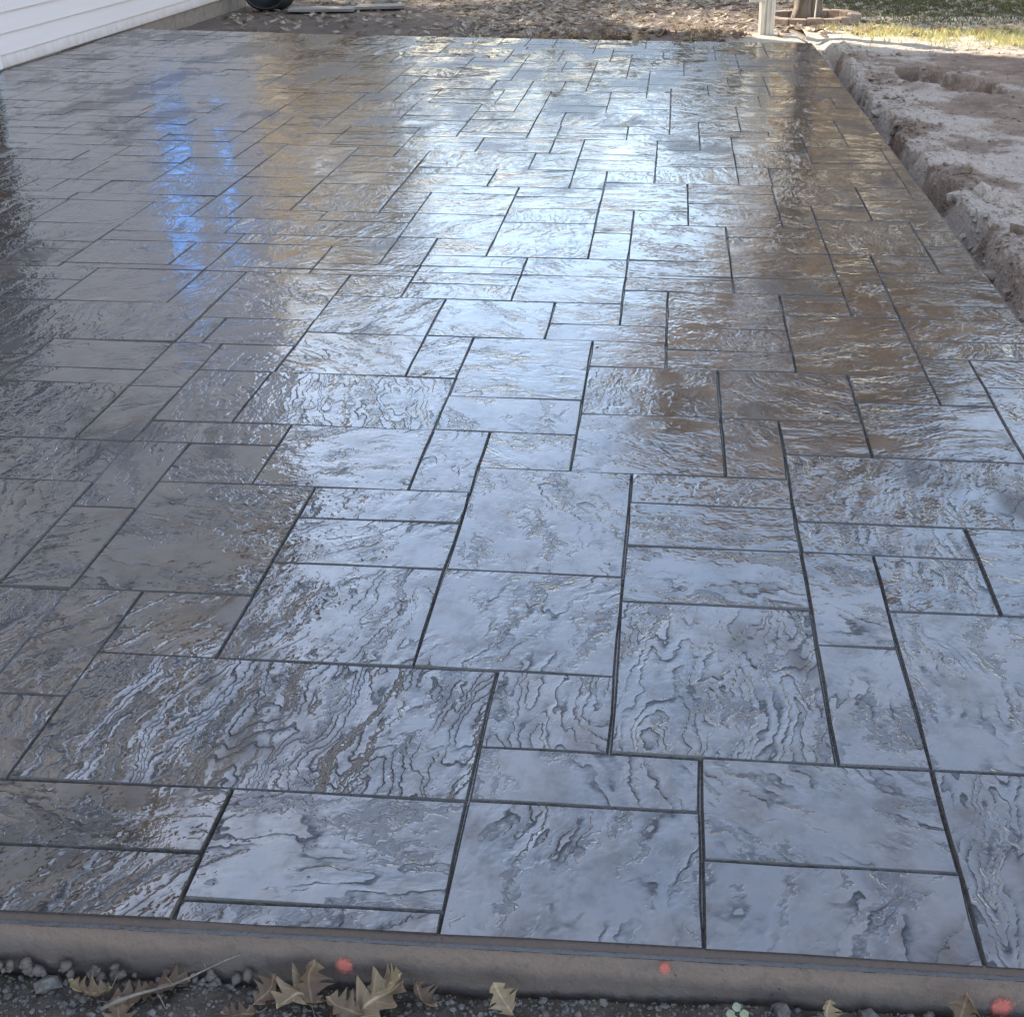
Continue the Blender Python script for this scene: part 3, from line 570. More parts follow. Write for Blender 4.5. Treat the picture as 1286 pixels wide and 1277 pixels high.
for i in range(26):                          # bigger clods one can tell apart
    y = 3.9 + 8.5 * rng.random() ** 1.1; ex = 1.90 - 0.06 * max(0.0, (y - 3.8) / 9.5)
    x = ex + rng.uniform(0.07, 0.36); r = rng.uniform(0.035, 0.075)
    mb = MB(); lump(mb, (0, 0, 0), r, rng, 0.7, 0.55)
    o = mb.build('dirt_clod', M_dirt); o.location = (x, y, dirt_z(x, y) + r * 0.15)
    tag(o, 'lump of dug dirt lying along the trench beside the patio edge', 'dirt clod', 'dirt clods along the trench')
for (x, d, r, lab) in ((-0.735, 0.030, 0.022, 'grey angular stone left of the curled leaf at the patio front'), (0.645, 0.018, 0.022, 'pale grey stone right of the small clover at the patio front'),
                       (0.80, 0.022, 0.020, 'grey pointed stone in front of the patio edge, between two small leaves'), (0.70, 0.030, 0.012, 'small round grey stone beside the pale stone near the clover'),
                       (0.925, 0.03, 0.014, 'small bluish stone just left of the brown forked leaf')):
    y = lay(x * 10, VE).y - 0.036 - d; mb = MB(); lump(mb, (0, 0, 0), r, rng, 0.9, 0.5)
    o = mb.build('stone_chunk', M_rock); o.location = (x, y, fsoil_z(x, y) + r * 0.45); tag(o, lab, 'stone')

# ------------------------------------------------------------------ white house on the left
WX = -6.10; Y0, Y1 = -9.0, 19.45
def build_house():
    root = empty('house', (WX - 4, 6, 0)); tag(root, 'white lap-sided house with tan block foundation along the patio', 'house')
    def add(mb, name, mat, parent=root, bev=0):
        o = mb.build(name, mat); o.parent = parent; o.matrix_parent_inverse = root.matrix_world.inverted() if parent is root else Matrix()
        o.matrix_parent_inverse = Matrix.Translation(-Vector(root.location)) if parent is root else Matrix()
        if bev: bevel(o, bev)
        return o
    mb = MB(); mb.box(WX - 8, Y0, -0.6, WX - 0.03, Y1 - 0.02, 8.6); add(mb, 'wall', M_siding)
    z = -0.06; first = True; k = 0
    while z < 8.5:
        z1 = z + 0.19 if not first else 0.13
        segs = [(Y0, Y1)] if k != 0 else [(Y0, 15.80), (15.80, Y1)]
        for si, (a, b_) in enumerate(segs):
            mb = MB(); t = 0.0015 * si
            zb = z if k else 0.012
            pr = [(WX - 0.035, zb), (WX + 0.006 + t, zb), (WX + 0.008 + t, zb + 0.006), (WX - 0.010 + t, z1 + 0.012), (WX - 0.035, z1 + 0.012)]
            n = len(pr)
            mb.add([(x, a, zz) for x, zz in pr] + [(x, b_, zz) for x, zz in pr], [(i, (i+1) % n, (i+1) % n + n, i + n) for i in range(n)] + [tuple(reversed(range(n))), tuple(range(n, 2*n))])
            add(mb, 'siding_board', M_siding)
        z = z1; first = False; k += 1
    # block foundation, two courses
    for c in range(2):
        y = 12.6 + 0.2 * c
        while y < Y1 - 0.05:
            y2 = min(y + 0.40, Y1 - 0.03)
            mb = MB(); mb.box(WX - 0.2, y + 0.005, -0.195 * c - 0.19, WX - 0.022, y2 - 0.005, -0.195 * c - 0.002); add(mb, 'foundation_block', M_found, root, 0.005)
            y += 0.40
    mb = MB(); mb.box(WX - 7.98, Y0 + 0.02, -0.7, WX - 0.032, Y1 - 0.04, 0.0); add(mb, 'foundation', M_found)
    mb = MB(); mb.box(WX - 0.06, Y1 - 0.08, -0.02, WX + 0.018, Y1 + 0.02, 8.5); add(mb, 'corner_trim', M_siding, root, 0.004)
    # windows and a dark patio door
    for (a, b_, z0, z1) in ((15.0, 16.1, 0.95, 3.35), (17.15, 17.8, 1.45, 3.75), (5.0, 6.3, 1.0, 2.4), (15.0, 16.1, 5.2, 6.8), (9.0, 10.2, 5.2, 6.8), (4.6, 6.0, 5.2, 6.8)):
        mb = MB(); t = 0.08
        mb.box(WX + 0.004, a - t, z0 - t, WX + 0.035, a, z1 + t); mb.box(WX + 0.004, b_, z0 - t, WX + 0.035, b_ + t, z1 + t)
        mb.box(WX + 0.004, a, z0 - t, WX + 0.034, b_, z0); mb.box(WX + 0.004, a, z1, WX + 0.034, b_, z1 + t)
        mb.box(WX + 0.004, a, (z0 + z1) / 2 - 0.03, WX + 0.030, b_, (z0 + z1) / 2 + 0.03)
        wf = add(mb, 'window', M_white, root)
        for za, zb in ((z0, (z0 + z1) / 2 - 0.03), ((z0 + z1) / 2 + 0.03, z1)):
            mb = MB(); mb.box(WX - 0.01, a, za, WX + 0.016, b_, zb); add(mb, 'pane', M_glass if (a > 14 and z0 < 2) else M_dark, wf)
            wf.children[-1].matrix_parent_inverse = wf.matrix_world.inverted() if False else Matrix()
    mb = MB(); mb.box(WX + 0.004, 8.6, 0.02, WX + 0.04, 8.72, 3.0); mb.box(WX + 0.004, 10.95, 0.02, WX + 0.04, 11.07, 3.0); mb.box(WX + 0.004, 8.72, 2.9, WX + 0.04, 10.95, 3.0)
    dr = add(mb, 'patio_door', M_white)
    for a, b_ in ((8.72, 9.80), (9.86, 10.95)):
        mb = MB(); mb.box(WX - 0.01, a, 0.05, WX + 0.016, b_, 2.9); add(mb, 'pane', M_dark, dr)
    # eave and roof
    mb = MB(); mb.box(WX - 8.4, Y0 - 0.4, 8.55, WX + 0.42, Y1 + 0.35, 8.80); add(mb, 'eave', M_soffit)
    mb = MB()
    xa, xb, xm = WX - 8.5, WX + 0.50, WX - 4
    v = [(xa, Y0 - .45, 8.801), (xm, Y0 - .45, 10.6), (xb, Y0 - .45, 8.801), (xa, Y1 + .4, 8.801), (xm, Y1 + .4, 10.6), (xb, Y1 + .4, 8.801)]
    mb.add(v, [(0, 1, 4, 3), (1, 2, 5, 4), (0, 2, 1), (3, 4, 5), (0, 3, 5, 2)]); add(mb, 'roof', M_roof)
build_house()

# ------------------------------------------------------------------ cream house further back (its face shows in the wet slab)
def build_far_house():
    root = empty('house', (-11, 33, -0.2)); tag(root, 'cream rendered house standing beyond the white house', 'house')
    O_ = Matrix.Translation((11, -33, 0.2))
    def add(mb, name, mat):
        o = mb.build(name, mat, root); o.matrix_parent_inverse = O_; return o
    mb = MB(); mb.box(-24, 52, -0.4, -11.0, 57, 9.0); add(mb, 'wall', M_cream)
    mb = MB(); v = [(-24.4, 51.6, 9.0), (-10.6, 51.6, 9.0), (-10.6, 57.4, 9.0), (-24.4, 57.4, 9.0), (-21.5, 54.5, 10.4), (-13.7, 54.5, 10.4)]
    mb.add(v, [(0, 1, 5, 4), (1, 2, 5), (2, 3, 4, 5), (3, 0, 4), (3, 2, 1, 0)]); add(mb, 'roof', M_roof)
    for x in (-22, -18, -14.6):
        for z in (1.0, 4.2):
            mb = MB(); mb.box(x, 51.93, z, x + 1.1, 52.05, z + 1.5); add(mb, 'window', M_dark)
build_far_house()
def build_bounce_house():  # unseen house added to throw warm sunlight back onto patio and siding
    root = empty('house', (19, 4, -0.2)); tag(root, 'low grey house added out of view on the right to bounce sunlight', 'house')
    O_ = Matrix.Translation((-19, -4, 0.2))
    def add(mb, name, mat):
        o = mb.build(name, mat, root); o.matrix_parent_inverse = O_; return o
    mb = MB(); mb.box(15, -9, -0.4, 23, 15, 5.4); add(mb, 'wall', M_grey)
    mb = MB(); v = [(14.5, -9.5, 5.4), (23.5, -9.5, 5.4), (23.5, 15.5, 5.4), (14.5, 15.5, 5.4), (19, -9.5, 7.6), (19, 15.5, 7.6)]
    mb.add(v, [(0, 4, 5, 3), (4, 1, 2, 5), (0, 1, 4), (3, 5, 2), (3, 2, 1, 0)]); add(mb, 'roof', M_roof)
    for y in (-6, -1, 4, 9):
        mb = MB(); mb.box(14.94, y, 1.1, 15.05, y + 1.3, 2.6); add(mb, 'window', M_dark)
build_bounce_house()

# ------------------------------------------------------------------ trees
def leaf_quads(mb, uvs, rnds, p, s, rng):
    a = Vector((rng.gauss(0, 1), rng.gauss(0, 1), rng.gauss(0, 0.8))).normalized(); b_ = a.orthogonal().normalized()
    b_ = Matrix.Rotation(rng.uniform(0, 6.3), 3, a) @ b_; c = a.cross(b_)
    l, wd = s * rng.uniform(.7, 1.3), s * rng.uniform(.35, .6)
    mb.add([p - b_ * l * .5, p + c * wd * .5 + a * s * .08, p + b_ * l * .5, p - c * wd * .5 + a * s * .08], [(0, 1, 2, 3)])
    uvs += [(0, 0), (.3, .5), (0, 1), (-.3, .5)]; rnds.append(rng.random())
def leafy(name, mb, uvs, rnds, mat, parent=None):
    me = bpy.data.meshes.new(name); me.from_pydata(mb.v, [], mb.f); me.update(); me.materials.append(mat)
    ul = me.uv_layers.new(name="UVMap"); ul.data.foreach_set('uv', [x for q in uvs for x in q])
    at = me.attributes.new('rnd', 'FLOAT', 'FACE'); at.data.foreach_set('value', rnds)
    o = bpy.data.objects.new(name, me); col.objects.link(o); o.parent = parent
    return o
def tree(name, label, x, y, h, r0, cz, rx, rz, leaves, size, mat, seed, group=None, z0=-0.2, stems=1, clumps=46):
    rng = random.Random(seed); root = empty(name, (x, y, z0)); tag(root, label, 'tree', group)
    tr = MB()
    tips = []
    for st in range(stems):
        ox, oy = (rng.uniform(-.1, .1), rng.uniform(-.08, .08)) if stems > 1 else (0, 0)
        lean = (rng.uniform(-.05, .05) * h, rng.uniform(-.05, .05) * h)
        pts = [(ox + lean[0] * t * t + rng.uniform(-.02, .02) * h * t, oy + lean[1] * t * t, h * .82 * t) for t in (0, .03, .12, .3, .5, .7, .85, 1)]
        k = 1.0 if stems == 1 else 0.6
        tr.tube(pts, [r0 * k * f for f in (1.5, 1.12, 1, .85, .66, .46, .3, .1)], 9)
        for i in range(11 if stems == 1 else 6):
            t = rng.uniform(.3, .95); zz = h * .82 * t; a = rng.uniform(0, 6.3); q = pts[min(6, int(t * 7))]
            L = rx * rng.uniform(.55, 1.0); e = Vector((q[0] + math.cos(a) * L, q[1] + math.sin(a) * L, zz + L * rng.uniform(.25, .8)))
            s0 = Vector((q[0], q[1], zz)); mid = s0.lerp(e, .5) + Vector((0, 0, -.06 * L))
            tr.tube([s0, mid, e], [r0 * k * .36, r0 * k * .2, r0 * k * .05], 6); tips.append(e)
    tr.build('trunk', M_bark, root, True)
    mb, uvs, rn = MB(), [], []
    cl = []
    for i in range(clumps):
        while True:
            p = Vector((rng.uniform(-1, 1), rng.uniform(-1, 1), rng.uniform(-1, 1)))
            if .35 < p.length < 1: break
        cl.append((Vector((p.x * rx, p.y * rx, cz + p.z * rz)), rng.uniform(.16, .34) * rx))
    cl += [(t, .22 * rx) for t in tips if t.z > cz - rz]
    for i in range(leaves):
        c, rr = rng.choice(cl); d = Vector((rng.gauss(0, .55), rng.gauss(0, .55), rng.gauss(0, .45))) * rr
        leaf_quads(mb, uvs, rn, c + d, size, rng)
    leafy('crown', mb, uvs, rn, mat, root)
    return root
tree('garden_tree', 'brown multi-stemmed tree growing inside the round stone edging', 1.98, 15.75, 7.0, 0.15, 4.9, 2.35, 1.9, 10000, 0.15, M_crown_amber, 4, None, -0.06, 3, 56)
G = 'trees around the yard'
tree('yard_tree', 'pale golden tree just past the far corner of the white house', -6.9, 24.7, 7.2, 0.16, 4.5, 2.35, 2.8, 11000, 0.17, M_crown_gold, 21, G)
tree('shade_bush', 'tall green bush added unseen past the far corner of the white house to cast shade', -10.2, 23.8, 6.2, 0.12, 3.1, 1.45, 2.9, 15000, 0.12, M_crown_green, 22, None, -0.2, 3, 70)  # unseen bush, placed and sized to keep the leaf litter in shade
tree('yard_tree', 'tall russet oak past the far corner of the white house', -16.5, 45.0, 14, 0.32, 9.5, 4.6, 3.8, 9000, 0.30, M_crown_rust, 9, G)
tree('yard_tree', 'tan oak farther past the corner of the white house', -24.0, 50.0, 17, 0.36, 12.5, 4.6, 4.2, 9000, 0.32, M_crown_tan, 10, G)
tree('yard_tree', 'broad russet oak right of the lawn behind the patio', 5.8, 27.5, 9.4, 0.30, 4.6, 4.3, 4.3, 14000, 0.30, M_crown_pale, 12, G)
tree('yard_tree', 'tan oak at the right end of the lawn', 13.5, 27.0, 11, 0.30, 6.8, 4.2, 3.8, 8000, 0.30, M_crown_tan, 14, G)
for i_, (x_, y_, h_) in enumerate(((-6.6, 44, 9.0), (-3.2, 40, 7.6), (1.6, 43, 8.8), (4.9, 39, 8.2))):  # unseen trees added to break up the bright sky mirrored at the far end
    tree('yard_tree', ('sparse half-bare tree, leftmost of four added unseen to dim the sky reflection', 'sparse half-bare tree, second from the left of four added unseen to dim the sky reflection', 'sparse half-bare tree, third from the left of four added unseen to dim the sky reflection', 'sparse half-bare tree, rightmost of four added unseen to dim the sky reflection')[i_],
         x_, y_, h_, 0.14, h_ * .55, 2.1, h_ * .40, 2300, 0.24, M_crown_rust, 60 + i_, G, -0.2, 2, 34)
tree('yard_tree', 'low green tree far behind the leaf litter', 4.2, 42.0, 6.5, 0.22, 3.8, 3.4, 2.4, 6000, 0.30, M_crown_green, 15, G)
for i_, (x_, y_, h_, r_, mt_) in enumerate(((-9.5, 49, 6.4, 4.2, M_crown_rust), (0.8, 50, 5.8, 4.0, M_crown_rust), (9.5, 45, 7.0, 4.0, M_crown_tan))):  # unseen low row added to cut the bright horizon out of the reflection
    tree('yard_tree', ('low russet tree added on the horizon left of the small tan tree to dim the reflection', 'low russet tree added on the horizon right of the small tan tree to dim the reflection', 'low tan tree added on the horizon behind the right lawn to dim the reflection')[i_], x_, y_, h_, 0.2, h_ * .52, r_, h_ * .42, 6000, 0.32, mt_, 40 + i_, G)
tree('yard_tree', 'small tan tree far behind the middle of the patio', -3.6, 46.0, 5.2, 0.20, 3.0, 3.6, 2.0, 6000, 0.30, M_crown_tan, 16, G)

# ------------------------------------------------------------------ post, edging, planks at the back
pr_ = empty('wooden_post', (1.40, 14.35, -0.06)); tag(pr_, 'pale split wooden post at the far right corner of the patio', 'post')
mb = MB()
for s, (ox, w0) in enumerate(((-0.035, 0.042), (0.028, 0.030), (0.075, 0.034))):
    pts = [(ox + 0.006 * mn.noise(Vector((s, i, 0))), 0.004 * s, -0.05 + i * 0.13) for i in range(10)]
    mb.tube(pts, [w0 * (1 + .12 * mn.noise(Vector((s * 3, i * 2.1, 1)))) for i in range(10)], 7)
mb.build('post', M_wood, pr_)
mb = MB(); mb.box(-0.19, -0.06, 0.36, -0.01, -0.035, 0.98); bevel(mb.build('board', M_wood, pr_), 0.004)
er = empty('stone_edging', (2.02, 15.62, -0.06)); tag(er, 'low round pale stone edging around the tree base', 'edging')
for i in range(18):
    a0, a1 = 2 * math.pi * i / 18 + 0.004, 2 * math.pi * (i + 1) / 18 - 0.004
    mb = MB(); ro, ri, h = 0.60 + RND.uniform(-.008, .008), 0.47, 0.105 + RND.uniform(-.008, .008)
    v = [(rr * math.cos(a), rr * math.sin(a), z) for z in (-0.05, h) for rr, a in ((ri, a0), (ro, a0), (ro, a1), (ri, a1))]
    mb.add(v, [(3, 2, 1, 0), (4, 5, 6, 7), (0, 1, 5, 4), (1, 2, 6, 5), (2, 3, 7, 6), (3, 0, 4, 7)])
    bevel(mb.build('edging_block', M_brick, er), 0.012)
mb = MB(); mb.tube([(0, 0, -.05), (0.012, 0, .3), (0.03, 0, .75)], [0.008, 0.007, 0.006], 6)
o = mb.build('garden_stake', M_wood); o.location = (2.02, 15.15, 0.0); tag(o, 'thin pale stake standing inside the round stone edging', 'stake')
def plank(x, y, z, L, wd, ang, tilt, lab):
    mb = MB(); mb.box(-L / 2, -wd / 2, -0.019, L / 2, wd / 2, 0.019); o = mb.build('plank', M_plank); bevel(o, 0.004)
    o.location = (x, y, z); o.rotation_euler = (0, tilt, ang); tag(o, lab, 'plank')
plank(-4.70, 18.45, back_z(-4.7, 18.4) + 0.05, 0.95, 0.42, 0.14, 0.01, 'weathered grey board lying left of its pair by the house corner')
plank(-3.90, 18.75, back_z(-3.9, 18.7) + 0.05, 0.72, 0.40, 0.10, -0.01, 'weathered grey board lying right of its pair among the leaves')
# half-buried black tub lying on its side with a white lid
tb = empty('black_tub', (-5.55, 18.75, -0.19)); tag(tb, 'black rubber tub tipped over against the house corner', 'tub')
mb = MB(); n = 22
ringd = [(0.00, 0.31), (0.02, 0.335), (0.05, 0.32), (0.24, 0.26), (0.27, 0.23), (0.25, 0.21), (0.05, 0.28)]
for d_, r_ in ringd:
    for j in range(n):
        a = 2 * math.pi * j / n; mb.v.append((r_ * math.cos(a) * 1.15, -d_ * 1.1, 0.16 + r_ * math.sin(a) * 0.72 + 0.05))
for i in range(len(ringd) - 1):
    for j in range(n): mb.f.append((i*n+j, i*n+(j+1) % n, (i+1)*n+(j+1) % n, (i+1)*n+j))
mb.f.append(tuple((len(ringd)-1)*n + j for j in range(n)))
mb.build('tub_body', M_black, tb, True)
mb = MB(); mb.box(-0.28, -0.11, -0.02, 0.28, 0.11, 0.05); o = bevel(mb.build('white_slab', M_white), 0.02); o.location = (-5.05, 19.05, -0.02); o.rotation_euler = (0.2, 0.05, 0.2)
tag(o, 'white plastic piece resting beside the black tub', 'plastic piece')
for (x, y, sx, sz, lab) in ((-4.05, 19.85, 0.42, 0.20, 'pale stone block left of the grass at the top of the picture'), (-4.55, 19.75, 0.20, 0.16, 'small tan stone block beside the larger pale block'), (-4.95, 19.8, 0.16, 0.18, 'small tan stone block nearest the white plastic piece')):
    mb = MB(); lump(mb, (0, 0, 0), 1.0, rng, 1.0, 0.16); o = mb.build('stone_block', M_pale); o.scale = (sx / 1.7, 0.13, sz / 1.5); o.location = (x, y, back_z(x, y) + sz * .35); tag(o, lab, 'stone')

# ------------------------------------------------------------------ oak leaves
def oak_profile(s, lobes=4, deep=0.62, ph=0.0):
    env = math.sin(math.pi * min(1, max(0, s)) ** 0.82) ** 0.75
    t = (s * lobes + ph) % 1.0
    tri = 1 - abs(2 * t - 1)
    return env * (1 - deep + deep * tri ** 1.15) * 0.43
def oak_leaf_data(L, rng, curl=0.25, fold=0.3, ns=26, lobes=4, twist=0.0):
    """lobed blade with midrib, rolled and folded, plus a short stalk"""
    V, F, UV = [], [], []
    cols = (-1, -.55, 0, .55, 1)
    for i in range(ns + 1):
        s = i / ns
        wl, wr = oak_profile(s, lobes, .66, .0), oak_profile(s, lobes, .66, .12)
        for c in cols:
            hw = (wl if c < 0 else wr)
            x = c * hw; y = s + 0.36 * abs(x)
            UV.append((x, y))
            ax = abs(x)
            z = fold * ax * ax * 2.2 + fold * .35 * ax + 0.05 * math.sin(9 * s + 3 * c + twist * 7)
            th = curl * (y - .5) * 2
            X, Y, Z = x, y - .5, z
            # bend along the length
            if abs(curl) > 1e-3:
                R_ = .5 / curl; Y, Z = (R_ - Z) * math.sin(th), R_ - (R_ - Z) * math.cos(th)
            tw = twist * (s - .5); X, Z = X * math.cos(tw) - Z * math.sin(tw), X * math.sin(tw) + Z * math.cos(tw)
            V.append(Vector((X, Y, Z)) * L)
    k = len(cols)
    for i in range(ns):
        for j in range(k - 1): F.append((i*k+j, i*k+j+1, (i+1)*k+j+1, (i+1)*k+j))
    return V, F, UV
def leaf_obj(name, L, rng, mat, curl, fold, lobes=4, twist=0.0, ns=26, stalk=True):
    V, F, UV = oak_leaf_data(L, rng, curl, fold, ns, lobes, twist)
    me = bpy.data.meshes.new(name); me.from_pydata([tuple(v) for v in V], [], F); me.update(); me.materials.append(mat)
    ul = me.uv_layers.new(name="UVMap")
    for lp in me.loops: ul.data[lp.index].uv = UV[lp.vertex_index]
    at = me.attributes.new('rnd', 'FLOAT', 'FACE'); rv = rng.random(); at.data.foreach_set('value', [rv] * len(F))
    me.polygons.foreach_set('use_smooth', [True] * len(F))
    o = bpy.data.objects.new(name, me); col.objects.link(o)
    if stalk:
        b0 = V[2]; d = (V[2] - V[7]).normalized(); mb = MB(); mb.tube([b0 - d * L * .03, b0 + d * L * .12, b0 + d * L * .24 + Vector((0.02 * L, 0, 0.01 * L))], [L * .011, L * .009, L * .011], 5)
        mb.build('stalk', M_twig, o)
    return o
lr = random.Random(31)
FRONT = [  # x, distance in front of face, length, z-lift, rotation(x,y,z), curl, fold, material, label
 (-0.235, 0.055, 0.145, 0.034, (0.75, -0.15, 2.5), -0.45, 0.35, M_leaf, 'large tan lobed oak leaf, leftmost of the clump below the pink mark'),
 (-0.225, 0.030, 0.110, 0.042, (1.15, 0.35, 0.55), 0.9, 0.55, M_leafb, 'curled dark brown oak leaf standing at the back of the leaf clump'),
 (-0.100, 0.060, 0.155, 0.030, (0.55, 0.12, -0.9), -0.35, 0.30, M_leaf, 'large tan lobed oak leaf, rightmost of the big two in the clump'),
 (-0.150, 0.070, 0.095, 0.020, (0.35, -0.3, 1.3), 0.7, 0.5, M_leafb, 'crumpled grey-brown leaf between the two big tan leaves'),
 (-0.075, 0.030, 0.105, 0.042, (0.85, 0.1, -1.6), 0.5, 0.4, M_leaf, 'tan oak leaf leaning on the patio face behind the clump'),
 (-0.012, 0.040, 0.085, 0.018, (0.5, 0.3, 1.0), 1.0, 0.6, M_leafb, 'small rolled brown leaf at the right end of the clump'),
 (-0.300, 0.040, 0.085, 0.028, (0.9, 0.2, -0.6), 0.8, 0.4, M_leafb, 'thin brown leaf tip at the left end of the clump'),
 (0.140, 0.040, 0.095, 0.030, (0.65, -0.35, 0.6), 1.1, 0.6, M_leaf, 'single folded tan leaf left of the middle paint mark'),
 (-0.640, 0.062, 0.105, 0.020, (0.5, 0.4, 2.0), 0.9, 0.55, M_leaf, 'curled tan leaf under the patio edge at the left'),
 (-0.560, 0.055, 0.095, 0.014, (0.25, 0.0, -1.2), 0.4, 0.3, M_leafb, 'flat brown leaf between the curled leaf and the twig'),
 (-0.500, 0.038, 0.110, 0.022, (0.40, -0.15, -1.35), -0.3, 0.3, M_leafb, 'dull brown leaf lying behind the twig'),
 (-0.570, 0.095, 0.090, 0.010, (0.2, 0.2, 0.4), 0.5, 0.3, M_leafb, 'brown leaf at the frame bottom left of the twig'),
 (-0.345, 0.085, 0.080, 0.010, (0.2, 0.1, 1.9), 0.4, 0.3, M_leafb, 'brown leaf at the frame bottom between twig and clump'),
 (0.722, 0.028, 0.065, 0.022, (0.9, 0.3, 0.3), 1.0, 0.6, M_leaf, 'small brown leaf standing right of the pale grey stone'),
 (0.955, 0.028, 0.100, 0.040, (1.15, 0.2, -0.25), 1.1, 0.75, M_leafb, 'brown forked leaf standing left of the large orange mark'),
]
for (x, d, L, dz_, rot, cu, fo, mt, lab) in FRONT:
    L *= 0.88; fo *= 1.25; cu *= 1.2
    y = lay(x * 10, VE).y - 0.036 - d
    o = leaf_obj('oak_leaf', L, lr, mt, cu, fo, 4, lr.uniform(-.5, .5)); o.location = (x, y, fsoil_z(x, y) + dz_); o.rotation_euler = (rot[0] * .8, rot[1], rot[2])
    tag(o, lab, 'leaf', 'fallen leaves at the front edge')
# twig
mb = MB(); pts = []
for i in range(9):
    t = i / 8; x = -0.60 + 0.245 * t; y = -0.205 + 0.100 * t + 0.007 * math.sin(6 * t); z = -0.104 + 0.066 * t + 0.006 * math.sin(8 * t + 1)
    pts.append((x, y, z))
mb.tube(pts, [(0.0036 - 0.0026 * i / 8) * (1 + .18 * (i % 2)) for i in range(9)], 7)
for i, dv in ((3, (0.03, -0.035, -0.008)), (4, (-0.010, -0.004, 0.022)), (5, (0.012, 0.0, 0.012)), (6, (-.002, .0, .014))):
    p = Vector(pts[i]); mb.tube([p, p + Vector(dv) * .6 + Vector((0, 0, .002)), p + Vector(dv)], [0.0018, 0.0013, 0.0007], 5)
o = mb.build('twig', M_twig, None, True); tag(o, 'thin forked twig leaning on the patio front edge', 'twig')
# clover
cx_, cd = 0.58, 0.030; cyy = lay(cx_ * 10, VF).y - 0.036 - cd; cz_ = fsoil_z(cx_, cyy)
cr = empty('clover', (cx_, cyy, cz_)); tag(cr, 'small pale green clover sprout at the patio front edge', 'plant')
for (lx, ly, lz, s_) in ((-0.020, 0.012, 0.044, 0.0085), (-0.030, 0.008, 0.030, 0.0085), (-0.006, 0.006, 0.034, 0.009), (0.012, 0.0, 0.020, 0.009), (0.030, -0.004, 0.012, 0.008)):
    mb = MB(); mb.tube([(0, 0, 0), (lx * .4, ly * .4, lz * .7), (lx, ly, lz)], [.0009, .0008, .0006], 5); st = mb.build('stem', M_clover, cr)
    mb, uvs, rn = MB(), [], []
    n = 10; v = [(lx, ly, lz + .001)] + [(lx + s_ * math.cos(2*math.pi*i/n) * (1 if i else .8), ly + s_ * .45 * math.sin(2*math.pi*i/n) - .002, lz + s_ * .85 * math.sin(2*math.pi*i/n) + 0.0012 * math.cos(i * 2)) for i in range(n)]
    mb.add(v, [(0, 1 + i, 1 + (i + 1) % n) for i in range(n)])
    for i in range(n): uvs += [(0.5, .5), (.6, .6), (.55, .65)]; rn.append(.6)
    leafy('leaflet', mb, uvs, rn, M_clover, cr)

# leaf litter behind the patio: 300 nearest as single leaves, the rest one mass
protos = []
for i in range(6):
    V, F, UV = oak_leaf_data(1.0, lr, lr.uniform(-.9, 1.1), lr.uniform(.2, .8), 8, 4, lr.uniform(-1, 1))
    for k, mt in enumerate((M_leaf, M_leafb)):
        me = bpy.data.meshes.new('litter_leaf'); me.from_pydata([tuple(v) for v in V], [], F); me.update(); me.materials.append(mt)
        ul = me.uv_layers.new(name="UVMap")
        for lp in me.loops: ul.data[lp.index].uv = UV[lp.vertex_index]
        at = me.attributes.new('rnd', 'FLOAT', 'FACE'); rv = lr.random(); at.data.foreach_set('value', [rv] * len(F))
        protos.append(me)
def yard_z(x, y): return dirt_z(x, y) if (1.95 < x < 6.2 and y < 16.1) else back_z(x, y)
spots = []
lr = random.Random(8)
while len(spots) < 5200:
    x = lr.uniform(-6.0, 6.2); y = 13.6 + 8.4 * lr.random() ** 0.9
    dens = 0.35 + 0.9 * sm(-3.6, -1.8, x) * (0.4 + 0.6 * sm(13.7, 14.6, y)) + 0.25 * mn.noise(Vector((x * 1.1, y * 0.7, 3)))
    if x < -2.4: dens *= 0.30 + 0.5 * sm(16.0, 18.0, y)
    if x > 1.2: dens *= 0.10 + 0.9 * sm(14.3, 15.2, y + (x - 2) * .25)
    if x > 2.6 and y > 15.6: dens *= 0.35
    if lr.random() < dens: spots.append((x, y))
spots.sort(key=lambda q: q[1] + 0.02 * abs(q[0]))
def in_view(x, y):
    return -6 < x < 0.386 + (y + 2) * 0.27
lit = MB(); luv = []; lrn = []
cnt = 0
